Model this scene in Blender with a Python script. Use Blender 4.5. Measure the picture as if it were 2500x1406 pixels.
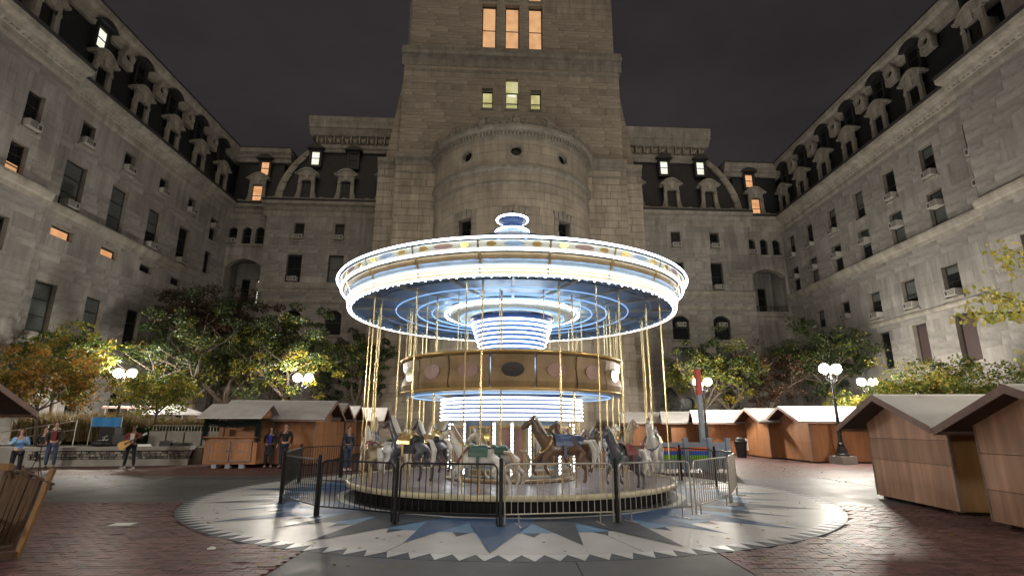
import bpy, bmesh, math, random
from mathutils import Vector, Matrix, noise
R = math.radians
for o in list(bpy.data.objects): bpy.data.objects.remove(o)
S = bpy.context.scene
# ---------------------------------------------------------------- camera, world, exposure
cam = bpy.data.cameras.new('camera'); cam.sensor_width = 36; cam.lens = 36*1312.9/2500
cam.clip_start = .1; cam.clip_end = 1000
co = bpy.data.objects.new('camera', cam); S.collection.objects.link(co); S.camera = co
pi_, ya_, ro_ = R(14.425), R(.497), R(-.265)
F_ = Vector((math.sin(ya_)*math.cos(pi_), math.cos(ya_)*math.cos(pi_), math.sin(pi_)))
R0 = Vector((math.cos(ya_), -math.sin(ya_), 0)); U0 = R0.cross(F_)
RR = R0*math.cos(ro_) - U0*math.sin(ro_); UU = U0*math.cos(ro_) + R0*math.sin(ro_)
CAM = Vector((0, 0, 1.693))
m = Matrix((RR, UU, -F_)).transposed().to_4x4(); m.translation = CAM; co.matrix_world = m

world = bpy.data.worlds.new('World'); S.world = world; world.use_nodes = True
wn = world.node_tree.nodes; wl = world.node_tree.links; wn.clear()
out = wn.new('ShaderNodeOutputWorld'); bg = wn.new('ShaderNodeBackground')
# overcast city night: dull brown violet glow with faint cloud mottling
tc = wn.new('ShaderNodeTexCoord'); mp = wn.new('ShaderNodeMapping'); mp.inputs['Scale'].default_value = (1, 1, 2.2)
nz = wn.new('ShaderNodeTexNoise'); nz.inputs['Scale'].default_value = 2.2; nz.inputs['Detail'].default_value = 5; nz.inputs['Roughness'].default_value = .55
cr = wn.new('ShaderNodeValToRGB')
cr.color_ramp.elements[0].position = .3; cr.color_ramp.elements[0].color = (.018, .0155, .017, 1)
cr.color_ramp.elements[1].position = .72; cr.color_ramp.elements[1].color = (.031, .027, .028, 1)
wl.new(tc.outputs['Generated'], mp.inputs[0]); wl.new(mp.outputs[0], nz.inputs['Vector']); wl.new(nz.outputs[0], cr.inputs[0])
wl.new(cr.outputs[0], bg.inputs[0]); bg.inputs[1].default_value = 1.0
wl.new(bg.outputs[0], out.inputs[0])

# the glow of the city over the roofs behind the camera: one weak, very soft warm source
sd = bpy.data.lights.new('city_glow', 'SUN'); sd.energy = .5; sd.angle = R(60); sd.color = (1, .83, .62)
so = bpy.data.objects.new('city_glow', sd); S.collection.objects.link(so); so.rotation_euler = (R(52), 0, R(4))

S.view_settings.view_transform = 'Standard'; S.view_settings.look = 'None'
S.view_settings.gamma = 1; S.view_settings.use_curve_mapping = False; S.view_settings.exposure = .3
S.render.engine = 'CYCLES'
cy = S.cycles; cy.use_denoising = True; cy.max_bounces = 5; cy.diffuse_bounces = 3; cy.glossy_bounces = 3
cy.transmission_bounces = 3; cy.transparent_max_bounces = 6; cy.sample_clamp_indirect = 2.5; cy.sample_clamp_direct = 0
cy.caustics_reflective = False; cy.caustics_refractive = False
try: cy.use_light_tree = True
except Exception: pass

GLOBE = 520.0      # radiance of a street lamp globe
LED = 7.5          # radiance of the carousel's light strings

# ---------------------------------------------------------------- materials
MAT = {}
def nodes(name):
    m = bpy.data.materials.new(name); m.use_nodes = True; MAT[name] = m
    nt = m.node_tree; return m, nt, nt.nodes['Principled BSDF']
def mat(name, col, rough=.6, metal=0, var=.15, scale=3.0, bump=0.0, bscale=30, col2=None, tone=False, detail=4, spec=None, stretch=None, emit=None, rvar=0, streak=0):
    m, nt, b = nodes(name); N = nt.nodes; L = nt.links
    b.inputs['Roughness'].default_value = rough; b.inputs['Metallic'].default_value = metal
    if spec is not None: b.inputs['Specular IOR Level'].default_value = spec
    tc = N.new('ShaderNodeTexCoord'); src = tc.outputs['Object']
    if stretch:
        mp = N.new('ShaderNodeMapping'); mp.inputs['Scale'].default_value = stretch; L.new(src, mp.inputs[0]); src = mp.outputs[0]
    nz = N.new('ShaderNodeTexNoise'); nz.inputs['Scale'].default_value = scale; nz.inputs['Detail'].default_value = detail; nz.inputs['Roughness'].default_value = .62
    L.new(src, nz.inputs['Vector'])
    ramp = N.new('ShaderNodeValToRGB'); ramp.color_ramp.elements[0].position = .3; ramp.color_ramp.elements[1].position = .72
    c2 = col2 or tuple(min(1, c*(1+var)) for c in col); c1 = col if col2 else tuple(c*(1-var) for c in col)
    ramp.color_ramp.elements[0].color = (*c1, 1); ramp.color_ramp.elements[1].color = (*c2, 1)
    L.new(nz.outputs[0], ramp.inputs[0]); colout = ramp.outputs[0]
    if streak:
        m3 = N.new('ShaderNodeMapping'); m3.inputs['Scale'].default_value = (1.6, 1.6, .16); L.new(tc.outputs['Object'], m3.inputs[0])
        n3 = N.new('ShaderNodeTexNoise'); n3.inputs['Scale'].default_value = 1.0; n3.inputs['Detail'].default_value = 6; n3.inputs['Roughness'].default_value = .7; L.new(m3.outputs[0], n3.inputs['Vector'])
        r3 = N.new('ShaderNodeMapRange'); r3.inputs[1].default_value = .38; r3.inputs[2].default_value = .62; r3.inputs[3].default_value = 1-streak; r3.inputs[4].default_value = 1; L.new(n3.outputs[0], r3.inputs[0])
        x3 = N.new('ShaderNodeMix'); x3.data_type = 'RGBA'; x3.blend_type = 'MULTIPLY'; x3.inputs[0].default_value = 1
        c3 = N.new('ShaderNodeCombineColor')
        for i in range(3): L.new(r3.outputs[0], c3.inputs[i])
        L.new(colout, x3.inputs[6]); L.new(c3.outputs[0], x3.inputs[7]); colout = x3.outputs[2]
    if tone:
        at = N.new('ShaderNodeAttribute'); at.attribute_name = 'tone'
        mx = N.new('ShaderNodeMix'); mx.data_type = 'RGBA'; mx.blend_type = 'MULTIPLY'; mx.inputs[0].default_value = 1
        L.new(colout, mx.inputs[6])
        cb = N.new('ShaderNodeCombineColor')
        for i in range(3): L.new(at.outputs['Fac'], cb.inputs[i])
        L.new(cb.outputs[0], mx.inputs[7]); colout = mx.outputs[2]
    L.new(colout, b.inputs['Base Color'])
    if rvar:
        mr = N.new('ShaderNodeMapRange'); mr.inputs[1].default_value = .3; mr.inputs[2].default_value = .7
        mr.inputs[3].default_value = max(.05, rough-rvar); mr.inputs[4].default_value = min(1, rough+rvar)
        L.new(nz.outputs[0], mr.inputs[0]); L.new(mr.outputs[0], b.inputs['Roughness'])
    if bump:
        n2 = N.new('ShaderNodeTexNoise'); n2.inputs['Scale'].default_value = bscale; n2.inputs['Detail'].default_value = 4
        L.new(src, n2.inputs['Vector'])
        bp = N.new('ShaderNodeBump'); bp.inputs['Strength'].default_value = bump; bp.inputs['Distance'].default_value = .02
        L.new(n2.outputs[0], bp.inputs['Height']); L.new(bp.outputs[0], b.inputs['Normal'])
    if emit:
        b.inputs['Emission Color'].default_value = (*emit[0], 1); b.inputs['Emission Strength'].default_value = emit[1]
    return m
def emis(name, col, s):
    m, nt, b = nodes(name); b.inputs['Base Color'].default_value = (*[c*.6 for c in col], 1)
    b.inputs['Emission Color'].default_value = (*col, 1); b.inputs['Emission Strength'].default_value = s; b.inputs['Roughness'].default_value = .4
    return m

mat('tower_stone', (.40, .355, .29), .85, streak=.28, var=.22, scale=.55, bump=.35, bscale=6, tone=True, detail=8)
mat('wing_stone', (.285, .272, .255), .85, streak=.35, var=.30, scale=.28, bump=.3, bscale=5, tone=True, detail=9)
mat('trim_stone', (.31, .29, .25), .8, streak=.35, var=.2, scale=1.2, bump=.3, bscale=12)
mat('carved_stone', (.27, .245, .2), .85, var=.3, scale=3, bump=.9, bscale=9)
mat('mortar', (.19, .17, .14), .95, var=.2)
mat('slate', (.012, .013, .016), .6, var=.35, scale=4, bump=.5, bscale=14)
mat('lead', (.02, .02, .021), .55, var=.3)
mat('window_frame', (.022, .021, .02), .5)
mat('window_glass', (.008, .010, .012), .2, var=.3, scale=1, spec=.25)
mat('window_blind', (.075, .085, .085), .45, var=.25, scale=2, stretch=(1, 1, 4))
mat('board', (.05, .032, .032), .7)
mat('ac_metal', (.34, .33, .30), .5, var=.12)
mat('ac_dark', (.04, .04, .042), .6)
def litmat(name, c1, c2, s):
    m, nt, b = nodes(name); N = nt.nodes; L = nt.links
    tc = N.new('ShaderNodeTexCoord'); nz = N.new('ShaderNodeTexNoise'); nz.inputs['Scale'].default_value = .9; nz.inputs['Detail'].default_value = 1.5
    L.new(tc.outputs['Object'], nz.inputs['Vector'])
    r = N.new('ShaderNodeValToRGB'); r.color_ramp.elements[0].position = .38; r.color_ramp.elements[1].position = .62
    r.color_ramp.elements[0].color = (*c1, 1); r.color_ramp.elements[1].color = (*c2, 1)
    L.new(nz.outputs[0], r.inputs[0]); L.new(r.outputs[0], b.inputs['Emission Color']); b.inputs['Emission Strength'].default_value = s
    b.inputs['Base Color'].default_value = (.1, .1, .1, 1); b.inputs['Roughness'].default_value = .2
litmat('lit_amber', (.50, .245, .10), (.60, .32, .145), 1.0)
litmat('lit_yellow', (.42, .38, .14), (.56, .53, .26), .85)
litmat('lit_white', (.55, .56, .42), (.95, .97, .85), 1.1)
litmat('lit_orange', (.55, .24, .09), (.75, .40, .20), 1.0)
mat('asphalt', (.10, .10, .104), .55, var=.3, scale=1.1, bump=.15, bscale=90, detail=10, rvar=.14)
mat('joint', (.035, .03, .03), .9)
mat('brick_a', (.145, .07, .066), .5, var=.3, scale=9, bump=.12, bscale=60, tone=True, rvar=.1)
mat('compass_white', (0.62, 0.61, 0.59), 0.42, var=.14, scale=1.6, bump=.05, bscale=60, detail=10, rvar=.08)
mat('compass_edge', (0.72, 0.72, 0.73), 0.36, var=.14, scale=1.6, bump=.05, bscale=60, detail=10, rvar=.08)
mat('compass_grey', (0.06, 0.07, 0.09), 0.5, var=.14, scale=1.6, bump=.05, bscale=60, detail=10, rvar=.08)
mat('compass_blue', (0.16, 0.31, 0.5), 0.46, var=.14, scale=1.6, bump=.05, bscale=60, detail=10, rvar=.08)
mat('compass_deep', (0.05, 0.11, 0.24), 0.48, var=.14, scale=1.6, bump=.05, bscale=60, detail=10, rvar=.08)
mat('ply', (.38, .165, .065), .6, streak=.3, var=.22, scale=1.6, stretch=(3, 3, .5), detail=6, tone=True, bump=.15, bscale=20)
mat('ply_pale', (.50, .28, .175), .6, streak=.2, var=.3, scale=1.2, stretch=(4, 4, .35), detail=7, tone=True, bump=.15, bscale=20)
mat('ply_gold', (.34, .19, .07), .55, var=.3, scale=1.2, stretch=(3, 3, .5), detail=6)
mat('plank_dark', (.075, .045, .028), .75, var=.3, scale=3)
mat('batten', (.24, .155, .12), .65, var=.25, scale=4)
mat('hut_roof', (.58, .57, .55), .55, var=.12, scale=1.5, bump=.2, bscale=12, detail=6)
mat('hut_roof_grey', (.5, .495, .49), .6, var=.15, scale=2, bump=.2, bscale=12, detail=6)
mat('green_garland', (.018, .03, .022), .8, var=.4, scale=30)
mat('black_metal', (.012, .012, .013), .35, metal=.3)
mat('galvanised', (.55, .52, .47), .33, metal=.85, var=.12, scale=8)
mat('pylon_grey', (.26, .30, .36), .5, var=.1)
mat('pylon_red', (.50, .06, .045), .5, var=.15)
mat('blue_grey_paint', (.24, .29, .37), .45, var=.08)
mat('orange_paint', (.72, .16, .05), .45); mat('blue_paint', (.03, .10, .50), .45); mat('lime_paint', (.16, .42, .03), .45)
mat('concrete', (.27, .26, .24), .8, var=.2, scale=2.5, bump=.4, bscale=30, detail=8)
mat('rubble', (.18, .17, .15), .85, var=.35, scale=9, bump=.4, bscale=40, tone=True)
mat('bark', (.075, .058, .042), .9, var=.35, scale=6, stretch=(3, 3, .6), bump=.8, bscale=18)
mat('banner_blue', (.02, .18, .45), .6)
mat('black_case', (.012, .012, .013), .5)
mat('rough_timber', (.10, .06, .035), .8, var=.4, scale=5, stretch=(5, 5, .7), bump=.6, bscale=30)
mat('yellow_timber', (.26, .145, .055), .65, var=.2, scale=4)
mat('white_cloth', (.5, .52, .42), .8, bump=.3, bscale=14)
mat('paper', (.75, .76, .74), .6)
# carousel
mat('cream_paint', (.60, .56, .45), .34, var=.12, scale=5, detail=8)
mat('sky_paint', (.30, .40, .53), .42, var=.15, scale=2.2)
mat('navy_paint', (.03, .065, .17), .4, var=.2)
mat('bronze_paint', (.30, .205, .105), .42, var=.3, scale=2.4, detail=5)
mat('gold', (.80, .56, .22), .3, metal=.85, var=.12, scale=9)
mat('brass', (.85, .66, .33), .26, metal=.8, var=.08)
mat('deck', (.27, .235, .25), .38, var=.16, scale=3, detail=8, rvar=.1)
mat('deck_rim', (.62, .56, .38), .45)
mat('dark_void', (.01, .01, .012), .8)
mat('mirror', (.62, .62, .60), .09, metal=1, var=.04)
mat('white_enamel', (.72, .70, .66), .3, var=.08)
mat('grey_enamel', (.10, .10, .12), .3, var=.2); mat('brown_enamel', (.16, .095, .06), .3, var=.2); mat('palomino', (.46, .36, .24), .3, var=.15)
mat('tack_red', (.20, .05, .05), .35); mat('tack_blue', (.07, .10, .20), .35); mat('tack_green', (.05, .12, .09), .35)
mat('rose_paint', (.34, .20, .17), .4, var=.2)
emis('led_white', (.72, .86, 1.0), LED*1.2)
emis('led_cream', (1.0, .95, .84), LED*.75)
emis('led_soft', (1.0, .95, .82), 1.6)
emis('led_blue', (.30, .55, 1.0), LED*.12)
emis('bulb', (.93, .97, 1.0), LED*2.2)
emis('globe_glow', (1.0, .92, .80), GLOBE)
emis('small_lamp', (1.0, .93, .8), 10)
mat('cap_shade', (.5, .5, .48), .5)
# people
mat('skin', (.42, .24, .17), .55, var=.06); mat('skin_dark', (.16, .085, .055), .55, var=.06)
mat('hair_dark', (.015, .011, .009), .55); mat('hair_brown', (.065, .032, .018), .55)
mat('cloth_black', (.012, .012, .015), .85); mat('denim', (.04, .06, .115), .85); mat('cloth_navy', (.018, .028, .05), .85)
mat('cloth_sky', (.22, .42, .72), .85); mat('cloth_maroon', (.16, .012, .022), .85); mat('cloth_cream', (.5, .47, .4), .85)
mat('cloth_olive', (.035, .035, .026), .85); mat('cloth_royal', (.02, .03, .28), .8); mat('shoe_white', (.6, .6, .62), .5)
mat('guitar_top', (.62, .38, .13), .35, var=.08); mat('guitar_neck', (.06, .035, .02), .4); mat('guitar_head', (.5, .5, .47), .35)
def leafmat(name, stops, trans=.35):
    m, nt, b = nodes(name); N = nt.nodes; L = nt.links
    at = N.new('ShaderNodeAttribute'); at.attribute_name = 'tone'
    r = N.new('ShaderNodeValToRGB'); e = r.color_ramp.elements
    while len(e) < len(stops): e.new(.5)
    for i, (p, c) in enumerate(stops): e[i].position = p; e[i].color = (*c, 1)
    L.new(at.outputs['Fac'], r.inputs[0]); L.new(r.outputs[0], b.inputs['Base Color']); b.inputs['Roughness'].default_value = .55
    t = N.new('ShaderNodeBsdfTranslucent'); L.new(r.outputs[0], t.inputs[0])
    mx = N.new('ShaderNodeMixShader'); mx.inputs[0].default_value = trans
    L.new(b.outputs[0], mx.inputs[1]); L.new(t.outputs[0], mx.inputs[2]); L.new(mx.outputs[0], N['Material Output'].inputs[0])
leafmat('leaf_green', [(0, (.010, .022, .006)), (.42, (.03, .055, .010)), (.68, (.13, .135, .014)), (1, (.36, .25, .02))])
leafmat('leaf_turning', [(0, (.02, .04, .01)), (.4, (.09, .13, .018)), (.7, (.28, .24, .025)), (1, (.42, .20, .02))])
leafmat('leaf_orange', [(0, (.05, .06, .012)), (.35, (.15, .13, .02)), (.65, (.38, .20, .03)), (1, (.50, .15, .03))])
leafmat('leaf_rust', [(0, (.012, .016, .008)), (.35, (.035, .024, .012)), (.75, (.075, .034, .018)), (1, (.13, .06, .02))])
leafmat('leaf_lit', [(0, (.14, .19, .03)), (.5, (.36, .40, .09)), (1, (.60, .46, .07))], .45)  # leaves of the overhanging branch: strong lamplight is put into this paler colour
leafmat('needle', [(0, (.008, .018, .009)), (1, (.022, .042, .016))], .15)
leafmat('reed', [(0, (.06, .05, .02)), (.5, (.15, .11, .045)), (1, (.24, .16, .06))], .3)

# ---------------------------------------------------------------- helpers
COL = S.collection
class MB:
    def __init__(s): s.v = []; s.f = []; s.t = []; s.m = []; s.tone = 1.0; s.mi = 0
    def quad(s, *p):
        n = len(s.v); s.v += [tuple(q) for q in p]; s.f.append(tuple(range(n, n+len(p)))); s.t.append(s.tone); s.m.append(s.mi)
    def raw(s, vs, fs):
        n = len(s.v); s.v += [tuple(q) for q in vs]
        for f in fs: s.f.append(tuple(i+n for i in f)); s.t.append(s.tone); s.m.append(s.mi)
    def hexa(s, a, b):            # a: four points, b: the four opposite points
        s.raw(list(a)+list(b), [(3, 2, 1, 0), (4, 5, 6, 7), (0, 1, 5, 4), (1, 2, 6, 5), (2, 3, 7, 6), (3, 0, 4, 7)])
    def box(s, x0, x1, y0, y1, z0, z1):
        s.hexa([(x0, y0, z0), (x1, y0, z0), (x1, y1, z0), (x0, y1, z0)], [(x0, y0, z1), (x1, y0, z1), (x1, y1, z1), (x0, y1, z1)])
    def beam(s, p, q, w, h, up=(0, 0, 1)):
        p = Vector(p); q = Vector(q); d = (q-p).normalized(); u = Vector(up)
        if abs(d.dot(u)) > .98: u = Vector((1, 0, 0))
        a = d.cross(u).normalized()*w/2; b = a.cross(d).normalized()*h/2
        s.hexa([p-a-b, p+a-b, p+a+b, p-a+b], [q-a-b, q+a-b, q+a+b, q-a+b])
    def tube(s, pts, rad, n=6, caps=True):
        pts = [Vector(p) for p in pts]; rad = rad if isinstance(rad, (list, tuple)) else [rad]*len(pts)
        base = len(s.v); prev = None
        for i, p in enumerate(pts):
            d = (pts[min(i+1, len(pts)-1)]-pts[max(i-1, 0)])
            d = d.normalized() if d.length > 1e-9 else Vector((0, 0, 1))
            if prev is None:
                u = Vector((0, 0, 1)) if abs(d.z) < .9 else Vector((1, 0, 0)); a = d.cross(u).normalized()
            else:
                a = (prev-d*prev.dot(d)); a = a.normalized() if a.length > 1e-6 else d.orthogonal().normalized()
            prev = a; b = d.cross(a)
            for k in range(n):
                t = 2*math.pi*k/n; s.v.append(tuple(p+(a*math.cos(t)+b*math.sin(t))*rad[i]))
        for i in range(len(pts)-1):
            for k in range(n):
                k2 = (k+1) % n; s.f.append((base+i*n+k, base+i*n+k2, base+(i+1)*n+k2, base+(i+1)*n+k)); s.t.append(s.tone); s.m.append(s.mi)
        if caps:
            s.f.append(tuple(base+k for k in reversed(range(n)))); s.t.append(s.tone); s.m.append(s.mi)
            s.f.append(tuple(base+(len(pts)-1)*n+k for k in range(n))); s.t.append(s.tone); s.m.append(s.mi)
    def lathe(s, prof, n=16, c=(0, 0), a0=0, a1=2*math.pi):    # prof: (r, z)
        full = abs(a1-a0-2*math.pi) < 1e-6; cols = n if full else n+1; base = len(s.v)
        for k in range(cols):
            t = a0+(a1-a0)*k/n
            for r, z in prof: s.v.append((c[0]+r*math.cos(t), c[1]+r*math.sin(t), z))
        P = len(prof)
        for k in range(n):
            k2 = (k+1) % cols
            for i in range(P-1):
                s.f.append((base+k*P+i, base+k2*P+i, base+k2*P+i+1, base+k*P+i+1)); s.t.append(s.tone); s.m.append(s.mi)
    def torus(s, r, z, t, n=96, c=(0, 0), k=6, a0=0, a1=2*math.pi):
        prof = [(r+t*math.cos(2*math.pi*i/k), z+t*math.sin(2*math.pi*i/k)) for i in range(k+1)]
        s.lathe(prof, n, c, a0, a1)
    def sphere(s, c, r, n=8, m_=5, sz=(1, 1, 1)):
        base = len(s.v); c = Vector(c)
        for i in range(m_+1):
            th = math.pi*i/m_
            for k in range(n):
                ph = 2*math.pi*k/n
                s.v.append((c.x+r*sz[0]*math.sin(th)*math.cos(ph), c.y+r*sz[1]*math.sin(th)*math.sin(ph), c.z+r*sz[2]*math.cos(th)))
        for i in range(m_):
            for k in range(n):
                k2 = (k+1) % n
                q = (base+i*n+k, base+(i+1)*n+k, base+(i+1)*n+k2, base+i*n+k2)
                s.f.append(q); s.t.append(s.tone); s.m.append(s.mi)
    def prism(s, pts, z0, z1):
        n = len(pts); s.raw([(x, y, z0) for x, y in pts]+[(x, y, z1) for x, y in pts],
            [tuple(reversed(range(n))), tuple(range(n, 2*n))]+[(i, (i+1) % n, n+(i+1) % n, n+i) for i in range(n)])
    def flat(s, pts, z): s.quad(*[(x, y, z) for x, y in pts])
    def mesh(s, name, mats, smooth=False):
        me = bpy.data.meshes.new(name); me.from_pydata(s.v, [], s.f)
        if isinstance(mats, str): mats = [mats]
        for k in mats: me.materials.append(MAT[k])
        a = me.attributes.new('tone', 'FLOAT', 'FACE'); a.data.foreach_set('value', s.t)
        if len(mats) > 1: me.polygons.foreach_set('material_index', s.m)
        if smooth: me.polygons.foreach_set('use_smooth', [True]*len(s.f))
        me.update(); return me
    def build(s, name, mats, parent=None, smooth=False, kind=None, label=None, loc=None):
        o = bpy.data.objects.new(name, s.mesh(name, mats, smooth)); COL.objects.link(o)
        put(o, parent, loc)
        if kind: o['kind'] = kind
        if label: o['label'] = label
        return o
WORLD = [False]      # True: mesh is written in world coordinates although its root stands elsewhere
def put(o, parent, loc=None):
    if parent is not None:
        o.parent = parent
        if WORLD[0] and parent.type == 'EMPTY': o.matrix_parent_inverse = Matrix.Translation(-parent.location)
    if loc is not None: o.location = loc
def inst(name, me, parent, loc=(0, 0, 0), rz=0, scale=None, label=None):
    o = bpy.data.objects.new(name, me); COL.objects.link(o); o.parent = parent; o.location = loc; o.rotation_euler = (0, 0, rz)
    if scale: o.scale = scale
    if label: o['label'] = label
    return o
def thing(name, label, cat, loc=(0, 0, 0), rz=0, group=None):
    o = bpy.data.objects.new(name, None); COL.objects.link(o); o.location = loc; o.rotation_euler = (0, 0, rz)
    o.empty_display_size = .2; o['label'] = label; o['category'] = cat
    if group: o['group'] = group
    return o
def tag(o, label, cat, group=None, kind=None):
    o['label'] = label
    if cat: o['category'] = cat
    if group: o['group'] = group
    if kind: o['kind'] = kind
    return o
def copy_tree(o, parent=None):
    c = o.copy(); COL.objects.link(c)
    if parent is not None: c.parent = parent
    for ch in list(o.children): copy_tree(ch, c)
    return c
# ---------------------------------------------------------------- the ground
rnd = random.Random(5)
CX, CY = .135, 15.332
g = MB(); g.quad((-90, -40, -.03), (90, -40, -.03), (90, 120, -.03), (-90, 120, -.03))
tag(g.build('ground', 'joint', kind='structure'), 'dark ground of the courtyard under the paving', None)
# grey walkways: a cross of four arms through the compass circle
w = MB()
for x0, x1, y0, y1 in ((-27, 28, 13.0, 19.7), (-2.8, 2.95, -6, 12.98), (-2.8, 2.95, 19.72, 49)):
    w.box(x0, x1, y0, y1, -.02, 0)
wo = w.build('walkway', 'asphalt', kind='structure'); tag(wo, 'grey asphalt walkway crossing the courtyard', None)
jm = MB()
for x in (-23, -17, -11, 11, 16.5, 22): jm.box(x-.008, x+.008, 13.0, 19.7, .0005, .003)
for y in (-2, 2, 6.6): jm.box(-2.8, 2.95, y-.008, y+.008, .0005, .003)
jm.box(.9, .915, -6, 7.6, .0005, .003)
jm.build('expansion_joint', 'joint', wo)
pt = MB(); pt.prism([(-11.2, 18.35), (-9.0, 18.2), (-7.2, 18.9), (-7.6, 19.5), (-9.6, 19.55)], .0005, .004)
pt.build('repair_patch', 'compass_grey', wo, label='dark rectangular repair patch in the walkway')
# brick paving: real bricks near the camera, brickwork relief beyond
def brick_far(name, rects):
    m, nt, b = nodes('brick_far'); N = nt.nodes; L = nt.links
    tc = N.new('ShaderNodeTexCoord'); bt = N.new('ShaderNodeTexBrick'); bt.inputs['Scale'].default_value = 1
    bt.inputs['Brick Width'].default_value = .2; bt.inputs['Row Height'].default_value = .1; bt.inputs['Mortar Size'].default_value = .006
    bt.inputs['Color1'].default_value = (.165, .078, .072, 1); bt.inputs['Color2'].default_value = (.105, .05, .048, 1); bt.inputs['Mortar'].default_value = (.035, .03, .028, 1)
    L.new(tc.outputs['Object'], bt.inputs[0]); L.new(bt.outputs[0], b.inputs['Base Color']); b.inputs['Roughness'].default_value = .58
    bp = N.new('ShaderNodeBump'); bp.inputs['Strength'].default_value = .4; bp.inputs['Distance'].default_value = .01; bp.invert = True
    L.new(bt.outputs['Fac'], bp.inputs['Height']); L.new(bp.outputs[0], b.inputs['Normal'])
    k = MB()
    for x0, x1, y0, y1 in rects: k.box(x0, x1, y0, y1, -.025, -.002)
    return tag(k.build(name, 'brick_far', kind='structure'), 'red brick paving of the courtyard', None)
NB = (6.7, 13.0)
bo = brick_far('brick_paving', [(-27, -2.82, -6, 6.69), (2.97, 28, -6, 6.69), (-27, -9.82, 6.69, 12.99), (12.42, 28, 6.69, 12.99), (-27, -2.82, 19.72, 49), (2.97, 28, 19.72, 49)])
bricks = []
def lay(x0, x1, y0, y1):
    ny = int((y1-y0)/.105); row = 0
    for j in range(ny):
        y = y0+j*.105; off = (j % 2)*.105; x = x0-off
        while x < x1:
            a = max(x, x0)+.004; b = min(x+.21, x1)-.004; x += .21
            if b-a < .05: continue
            cx, cy = (a+b)/2, y+.05
            if math.hypot(cx-CX, cy-CY) < 7.74: continue
            bricks.append((a, b, y+.004, y+.101, rnd.gauss(0, .0022), rnd.choice((.62, .8, .9, 1, 1.1, 1.3)), rnd.gauss(0, .002)))
lay(-9.8, -2.82, *NB); lay(2.97, 12.4, *NB)
bricks.sort(key=lambda b: (b[0]**2+b[2]**2) + (400 if abs(b[0])/(b[2]) > .93 else 0))
bm_cache = {}
def brickmesh(t):
    if t not in bm_cache:
        k = MB(); k.tone = t; k.box(-.101, .101, -.0485, .0485, -.025, 0); bm_cache[t] = k.mesh('brick', 'brick_a')
    return bm_cache[t]
rest = MB(); n = 0
for a, b, y0, y1, dz, t, tl in bricks:
    if n < 300 and b-a > .19:
        o = inst('brick', brickmesh(t), bo, ((a+b)/2, (y0+y1)/2, dz)); o.rotation_euler = (tl*2, tl, 0); n += 1
    else:
        rest.tone = t; v = [(a, y0, dz+tl), (b, y0, dz-tl), (b, y1, dz-tl), (a, y1, dz+tl)]; lo = [(p[0], p[1], -.025) for p in v]
        rest.raw(v+lo, [(0, 1, 2, 3), (0, 4, 5, 1), (1, 5, 6, 2), (2, 6, 7, 3), (3, 7, 4, 0)])
rest.build('brick', 'brick_a', bo, kind='stuff')
# compass circle painted / inlaid in terrazzo
def pol(r, a): return (CX+r*math.cos(a), CY+r*math.sin(a))
def disc(name, r0, r1, z, mt, parent, n=160):
    k = MB()
    for i in range(n):
        a, b = 2*math.pi*i/n, 2*math.pi*(i+1)/n
        if r0 <= 0: k.flat([pol(0, 0), pol(r1, a), pol(r1, b)], z)
        else: k.flat([pol(r0, a), pol(r1, a), pol(r1, b), pol(r0, b)], z)
    return k.build(name, mt, parent)
cc = MB(); n = 160
for i in range(n):
    a, b = 2*math.pi*i/n, 2*math.pi*(i+1)/n; cc.flat([pol(0, 0), pol(7.73, a), pol(7.73, b)], .004)
    cc.quad((*pol(7.73, a), -.02), (*pol(7.73, b), -.02), (*pol(7.73, b), .004), (*pol(7.73, a), .004))
ci = cc.build('compass_circle', 'compass_grey', kind='structure'); tag(ci, 'round compass rose pavement around the carousel', None)
k = MB(); NT = 148
for i in range(NT):      # saw-tooth border and the pale field inside it
    a = 2*math.pi*(i+.25)/NT; h = math.pi/NT
    k.flat([pol(7.38, a-h), pol(7.73, a-h), pol(7.38, a)], .008); k.flat([pol(7.38, a), pol(7.73, a+h), pol(7.38, a+h)], .008)
k.build('sawtooth_border', 'compass_edge', ci)
disc('pale_field', 5.86, 7.38, .008, 'compass_white', ci)
disc('blue_ring', 4.5, 5.86, .008, 'compass_blue', ci)
disc('inner_ring', 4.3, 4.5, .008, 'compass_white', ci)
def spike(name, a, r0, r1, half, z, mt):
    k = MB(); k.flat([pol(r0, a-half), pol(r1, a), pol(r0, a+half)], z); return k.build(name, mt, ci)
base = R(-92.8)
for i in range(16):
    spike('compass_spike', base+i*R(22.5), 4.5, 7.3, R(8.6), .016, 'compass_grey' if i % 2 else 'compass_deep')
    spike('compass_ray', base+(i+.5)*R(22.5), 4.5, 6.85, R(6.2), .012, 'compass_deep' if i % 2 else 'compass_grey')
for i in range(32):
    spike('compass_dart', base+(i+.5)*R(11.25), 5.865, 6.2, R(1.5), .012, 'compass_grey')
k = MB()
for a in (R(-76), R(-104), R(-20), R(-160), R(-140), R(-45)):
    d = Vector((math.cos(a), math.sin(a))); q = Vector((-d.y, d.x))*.006; p0 = Vector(pol(5.9, a)); p1 = Vector(pol(7.38, a))
    k.flat([p0-q, p1-q, p1+q, p0+q], .0095)
disc_j = k.build('terrazzo_joint', 'joint', ci)

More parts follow.
